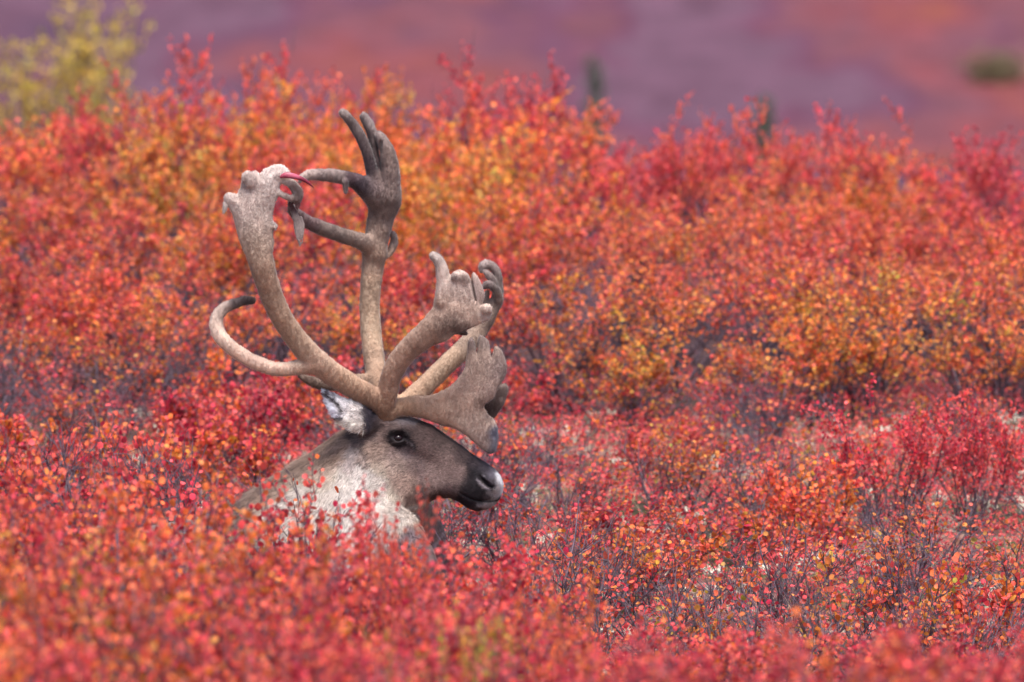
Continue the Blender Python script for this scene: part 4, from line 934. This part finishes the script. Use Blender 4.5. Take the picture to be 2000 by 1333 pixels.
def sub_mesh(name, tubes, colr, mat, res=0.0022, flat=0.5, hairs=0):
    pts = np.array([P(q[0], q[1], q[2]) for t in tubes for q in t]); mr = max(q[3] for t in tubes for q in t) / 660 + 0.012
    lo, hi = pts.min(0) - mr, pts.max(0) + mr
    fl = Field(np.arange(lo[0], hi[0], res), np.arange(lo[1], hi[1], res), np.arange(lo[2], hi[2], res))
    for t in tubes: fl.tube(t, k=0.004, ratio=flat)
    Vt, Q = surface_nets(fl.F, fl.xs, fl.ys, fl.zs); Vt = relax(Vt, Q, 1, 0.4)
    px, py = PX(Vt[:, 0], Vt[:, 2]); col = blend_map(px, py, colr)
    if hairs:
        Vh, Qh, Th, ch = add_hair(Vt, Q, col, hairs, lambda r: np.full(len(r), 0.006), lambda r: np.tile([0., 0, -1.], (len(r), 1)), lambda r: np.full(len(r), 0.5), 0.001, seed=5)
        me = mesh_np(name, Vh, quads=Qh, tris=Th, mat=mat, smooth=True); set_col(me, 'col', ch)
    else:
        me = mesh_np(name, Vt, quads=Q, mat=mat, smooth=True); set_col(me, 'col', col)
    return me
M_RAW = fur_material('raw_bone', 90, rough=0.35, sheen=0.0, contrast=(0.7, 1.2))
red = sub_mesh('bare_tine', [[(549, 346, -.297, 3), (556, 343, -.299, 5.5), (568, 343.5, -.298, 6), (580, 346.5, -.296, 5), (592, 351, -.293, 4), (602, 357.5, -.29, 2.8), (612, 366.5, -.287, 1.2)]],
               [(555, 344, 9) + L_(150, 66, 84), (575, 345, 8) + L_(170, 84, 104), (592, 351, 7) + L_(112, 38, 56), (604, 359, 6) + L_(120, 40, 58), (612, 366, 4) + L_(44, 18, 26)], M_RAW, flat=0.9)
o = part('bare_tine', red, na, 'blood red bare tine end where the velvet has split')
sh1 = sub_mesh('velvet_shred', [[(581, 388, -.262, 5), (582, 398, -.262, 5), (580, 405, -.262, 4)], [(566, 396, -.25, 3), (572, 408, -.25, 5), (578, 424, -.25, 6.5), (583, 440, -.25, 7), (587, 455, -.25, 6), (589, 462, -.25, 3)],
                             [(578, 440, -.25, 5), (580, 452, -.25, 4.5), (583, 466, -.25, 3.5), (586, 480, -.25, 1.6)], [(588, 425, -.25, 3), (591, 440, -.25, 4), (590, 455, -.25, 3)], [(571, 404, -.25, 2), (574, 425, -.252, 2.4), (579, 446, -.252, 2), (580, 468, -.25, 1)], [(587, 448, -.25, 2), (590, 466, -.25, 2), (589, 478, -.25, 1)], [(574, 394, -.262, 3), (568, 402, -.26, 2.2), (566, 411, -.26, 1.2)]],
               [(580, 395, 6) + L_(90, 60, 60), (575, 420, 9) + L_(116, 100, 98), (586, 440, 8) + L_(140, 124, 120), (584, 470, 8) + L_(120, 104, 102)], M_VELVET, flat=0.4, hairs=1500)
part('velvet_shred', sh1, na, 'torn strip of velvet hanging below the palm')
for pts_, lab in (([(439, 398, -.28, 4), (440, 404, -.285, 4.5), (438, 411, -.285, 3.5), (436, 416, -.285, 2)], 'small velvet flap on the left corner of the palm'),
                  ([(533, 436, -.285, 4), (538, 441, -.287, 4), (538, 447, -.287, 2.5)], 'small velvet curl on the right edge of the beam')):
    part('velvet_shred', sub_mesh('velvet_shred', [pts_], [(pts_[0][0], pts_[0][1], 9) + L_(150, 136, 132), (0, 0, 10) + L_(150, 136, 132)], M_VELVET, hairs=300), na, lab)

# ------------------------------------------------------------------ ground cover (nobody could count it)
def cover():
    r = np.random.default_rng(21)
    def scatter(n, d0, d1, thr=None, seed=0):
        d = r.uniform(d0, d1, n * 3); x = r.uniform(-1, 1, n * 3) * (d * 1000 / F + 0.45)
        if thr is not None:
            v = np.array([mnoise.noise(Vector((a * 1.5, b * 1.1, seed))) for a, b in zip(x, d)]); k = v > thr; x = x[k]; d = d[k]
        return x[:n], d[:n]
    # red bearberry and blueberry leaves close to the soil
    x, d = scatter(3600, 30.5, 42.0, -0.5, 3)
    C = []; 
    for a, b in zip(x, d):
        k = r.integers(25, 50); ang = r.uniform(0, 6.28, k); rad = np.sqrt(r.random(k)) * r.uniform(0.04, 0.13)
        xx = a + rad * np.cos(ang); dd = b + rad * np.sin(ang); h = ground_z(xx, dd) + r.uniform(0.005, 0.085, k) * r.uniform(0.5, 1.1)
        C.append(np.stack([xx, dd - CAM_D, h, np.full(k, r.uniform(0.1, 0.7))], 1))
    C = np.concatenate(C); k = len(C)
    me = leaves_mesh('ground_cover', C[:, :3], r.normal(0, 1, (k, 3)) * [1, 1, .5] + [0, 0, .4], r.normal(0, .7, (k, 3)) + [0, -.2, .8], r.uniform(0.006, 0.013, k), np.clip(C[:, 3] + r.normal(0, .15, k), 0, 1), r.uniform(.7, 1.1, k), M_LEAF)
    o = link('ground_cover', me); o.color = (0.20, 0.5, 0.95, 1); tag(o, 'low carpet of crimson leaves between the shrubs', 'ground cover', kind='stuff')
    # dry grass
    x, d = scatter(5200, 31, 41, -0.05, 9); k = len(x)
    p0 = np.stack([x, d - CAM_D, ground_z(x, d) - 0.005], 1); az = r.uniform(0, 6.28, k); ln = r.uniform(0.04, 0.13, k); til = r.uniform(.1, .8, k)
    dr = np.stack([np.cos(az) * til, np.sin(az) * til, np.ones(k)], 1); w = np.stack([np.cos(az + 1.57), np.sin(az + 1.57), 0 * az], 1) * 0.0007
    p1 = p0 + dr * (ln * .55)[:, None]; p2 = p1 + (dr + np.stack([np.cos(az), np.sin(az), -0.3 + 0 * az], 1) * .7) * (ln * .45)[:, None]
    VV = np.stack([p0 - w, p0 + w, p1 + w * .8, p1 - w * .8, p2], 1).reshape(-1, 3); b = np.arange(k) * 5
    o = link('dry_grass', mesh_np('dry_grass', VV, quads=np.stack([b, b + 1, b + 2, b + 3], 1), tris=np.stack([b + 3, b + 2, b + 4], 1), mat=M_GRASS)); tag(o, 'thin dry straw coloured grass blades on the tundra', 'grass', kind='stuff')
    # reindeer lichen tufts: many short branching stubs
    x, d = scatter(560, 31, 40.5, 0.05, 17)
    lines = []
    for a, b in zip(x, d):
        g = gz(a, b); s = r.uniform(0.5, 1.0)
        for q in range(14):
            an = r.uniform(0, 6.28); rr = r.uniform(0, 0.035) * s
            p = np.array([a + rr * math.cos(an), b - CAM_D + rr * math.sin(an), g - 0.005])
            q1 = p + np.array([r.normal(0, .008), r.normal(0, .008), r.uniform(.012, .03) * s + .01]); 
            q2 = q1 + np.array([r.normal(0, .01), r.normal(0, .01), r.uniform(.003, .015)])
            lines.append((np.array([p, q1, q2]), np.array([0.004, 0.0055, 0.002]) * s))
    o = link('reindeer_lichen', tubes_mesh('reindeer_lichen', lines, M_LICHEN)); tag(o, 'cream coloured reindeer lichen tufts on the ground', 'lichen', kind='stuff')
cover()

# ------------------------------------------------------------------ far spruces
def spruce(px, py, d, wid, label, seed):
    r = np.random.default_rng(seed)
    top = P(px, py, d - CAM_D); g = gz(top[0], d); H = top[2] - g
    root = bpy.data.objects.new('spruce_tree', None); COL.objects.link(root); root.location = (top[0], d - CAM_D, g)
    tag(root, label, 'tree', 'dark spruces on the far slope')
    tr = tubes_mesh('trunk', [(np.array([[0, 0, -.1], [0.02, 0, H * .5], [0, 0, H]]), np.array([0.05 + H * .012, .03 + H * .006, .01]))], M_TRUNK, 6)
    o = bpy.data.objects.new('trunk', tr); COL.objects.link(o); o.parent = root
    C = []; A = []; NN = []; S = []
    for i in range(110):
        t = (i + r.random()) / 110; z = H * (0.08 + 0.9 * t); L = wid * (1 - t) ** 0.7 * r.uniform(.55, 1.1) + 0.06; az = r.uniform(0, 6.28)
        dv = np.array([math.cos(az), math.sin(az), -0.28])
        for j in range(26):
            u = r.random() ** .7
            C.append(np.array([0, 0, z]) + dv * L * u + r.normal(0, .025, 3)); A.append(dv + r.normal(0, .6, 3)); NN.append(r.normal(0, 1, 3)); S.append(r.uniform(.06, .12))
    cm = leaves_mesh('crown', C, A, NN, S, np.full(len(C), .5), np.ones(len(C)), M_NEEDLE, broad=0.22)
    o = bpy.data.objects.new('crown', cm); COL.objects.link(o); o.parent = root; o['kind'] = 'stuff'
spruce(1160, 104, 196, 0.17, 'slender dark green spruce rising behind the thicket right of the antlers', 1)
spruce(1492, 180, 200, 0.2, 'shorter dim spruce at the foot of the slope, right of the taller one', 2)
M_SCRUB = simple_noise_mat('olive_scrub', (0.10, 0.07, 0.045), (0.17, 0.13, 0.06), 5, 0.8)
def far_mass(px, py, d, w, h, label, seed, hue):
    """a clump of evergreen scrub on the far slope"""
    r = np.random.default_rng(seed)
    for d in np.arange(186, 400, 1.0):          # stand it where the slope shows at that height
        c = P(px, py, d - CAM_D); g = gz(c[0], d)
        if g >= c[2]: break
    root = bpy.data.objects.new('evergreen_shrub', None); COL.objects.link(root); root.location = (c[0], d - CAM_D, g); tag(root, label, 'shrub')
    lines = []; C = []
    for i in range(16):
        a = r.uniform(0, 6.28); rr = r.uniform(0, w); tip = np.array([rr * math.cos(a), rr * .6 * math.sin(a), h * r.uniform(.6, 1.0) * (1 - .4 * rr / w)])
        lines.append((np.array([[tip[0] * .3, tip[1] * .3, -.1], tip * .6, tip]), np.array([.03, .02, .008])))
        C.append(tip * r.uniform(.35, 1.0, (90, 1)) + r.normal(0, .14, (90, 3)))
    C = np.concatenate(C); C[:, 2] = np.maximum(C[:, 2], 0.02); k = len(C)
    for nm, me_ in (('stems', tubes_mesh('stems', lines, M_TRUNK)), ('leaves', leaves_mesh('leaves', C, r.normal(0, 1, (k, 3)), r.normal(0, 1, (k, 3)), r.uniform(.05, .1, k), np.full(k, .5), np.ones(k), M_SCRUB))):
        o = bpy.data.objects.new(nm, me_); COL.objects.link(o); o.parent = root
        if nm == 'leaves': o['kind'] = 'stuff'
far_mass(1950, 172, 222, 1.0, 0.5, 'dim olive brown scrub at the far right edge of the slope', 4, 0)

# ------------------------------------------------------------------ labels for the shrubs
ORD = ['first', 'second', 'third', 'fourth', 'fifth', 'sixth', 'seventh', 'eighth', 'ninth', 'tenth', 'eleventh', 'twelfth', 'thirteenth', 'fourteenth', 'fifteenth', 'sixteenth', 'seventeenth', 'eighteenth', 'nineteenth', 'twentieth']
ROWTXT = {'skyline': 'on the skyline row of the thicket', 'fifth': 'just under the skyline row of the thicket', 'fourth': 'in the upper thicket', 'third': 'in the middle of the thicket', 'second': 'in the lower middle of the thicket', 'inner': 'in the lower thicket', 'foot': 'at the dark foot of the thicket',
          'fringe': 'on the near fringe of the thicket', 'spray': 'rising as a spray over the skyline', 'heath back': 'low before the thicket foot', 'heath second': 'in low heath before the thicket', 'heath third': 'in low heath level with the face', 'heath fourth': 'in low heath level with the chin',
          'heath fifth': 'in sparse heath level with the chest', 'heath sixth': 'in sparse heath beside the forelegs', 'heath seventh': 'in sparse heath behind the foreground', 'near first': 'at the back of the foreground', 'near second': 'in the second blurred foreground row', 'near third': 'in the third blurred foreground row', 'near fourth': 'in the blurred foreground low down', 'near fifth': 'in the blurred foreground near the bottom', 'near sixth': 'along the bottom edge'}
GRP = {'skyline': 'dwarf birches of the thicket', 'near': 'blurred dwarf birches in the foreground', 'heath': 'low dwarf birches of the heath', 'single': 'dwarf birches one can pick out'}
def hue_word(h):
    return 'crimson' if h < .2 else 'red' if h < .33 else 'orange red' if h < .46 else 'orange' if h < .62 else 'amber' if h < .8 else 'yellow green'
rows = {}
for a in ALL: rows.setdefault(a['row'], []).append(a)
for rname, lst in rows.items():
    lst.sort(key=lambda a: a['x'] / a['d'])
    vis = 0; cut = {}
    for a in lst:
        px, py = pix(a['x'], a['d'], a['top']); o = a['o']
        if a['label']:
            tag(o, a['label'], a['cat'], a['group'] or ('yellow willows' if 'yellow' in o.name else GRP['single'])); continue
        g = GRP['near'] if rname.startswith('near') else GRP['heath'] if rname.startswith('heath') else GRP['skyline']
        inside = -15 < px < 2015
        if inside: vis += 1; where = ORD[vis - 1] + ' from left'
        else: cut[px < 0] = cut.get(px < 0, 0) + 1; where = ORD[cut[px < 0] - 1] + (' at the left edge' if px < 0 else ' at the right edge')
        tag(o, '%s birch %s, %s' % (hue_word(a['hsv'][0]), ROWTXT[rname], where), 'shrub', g)
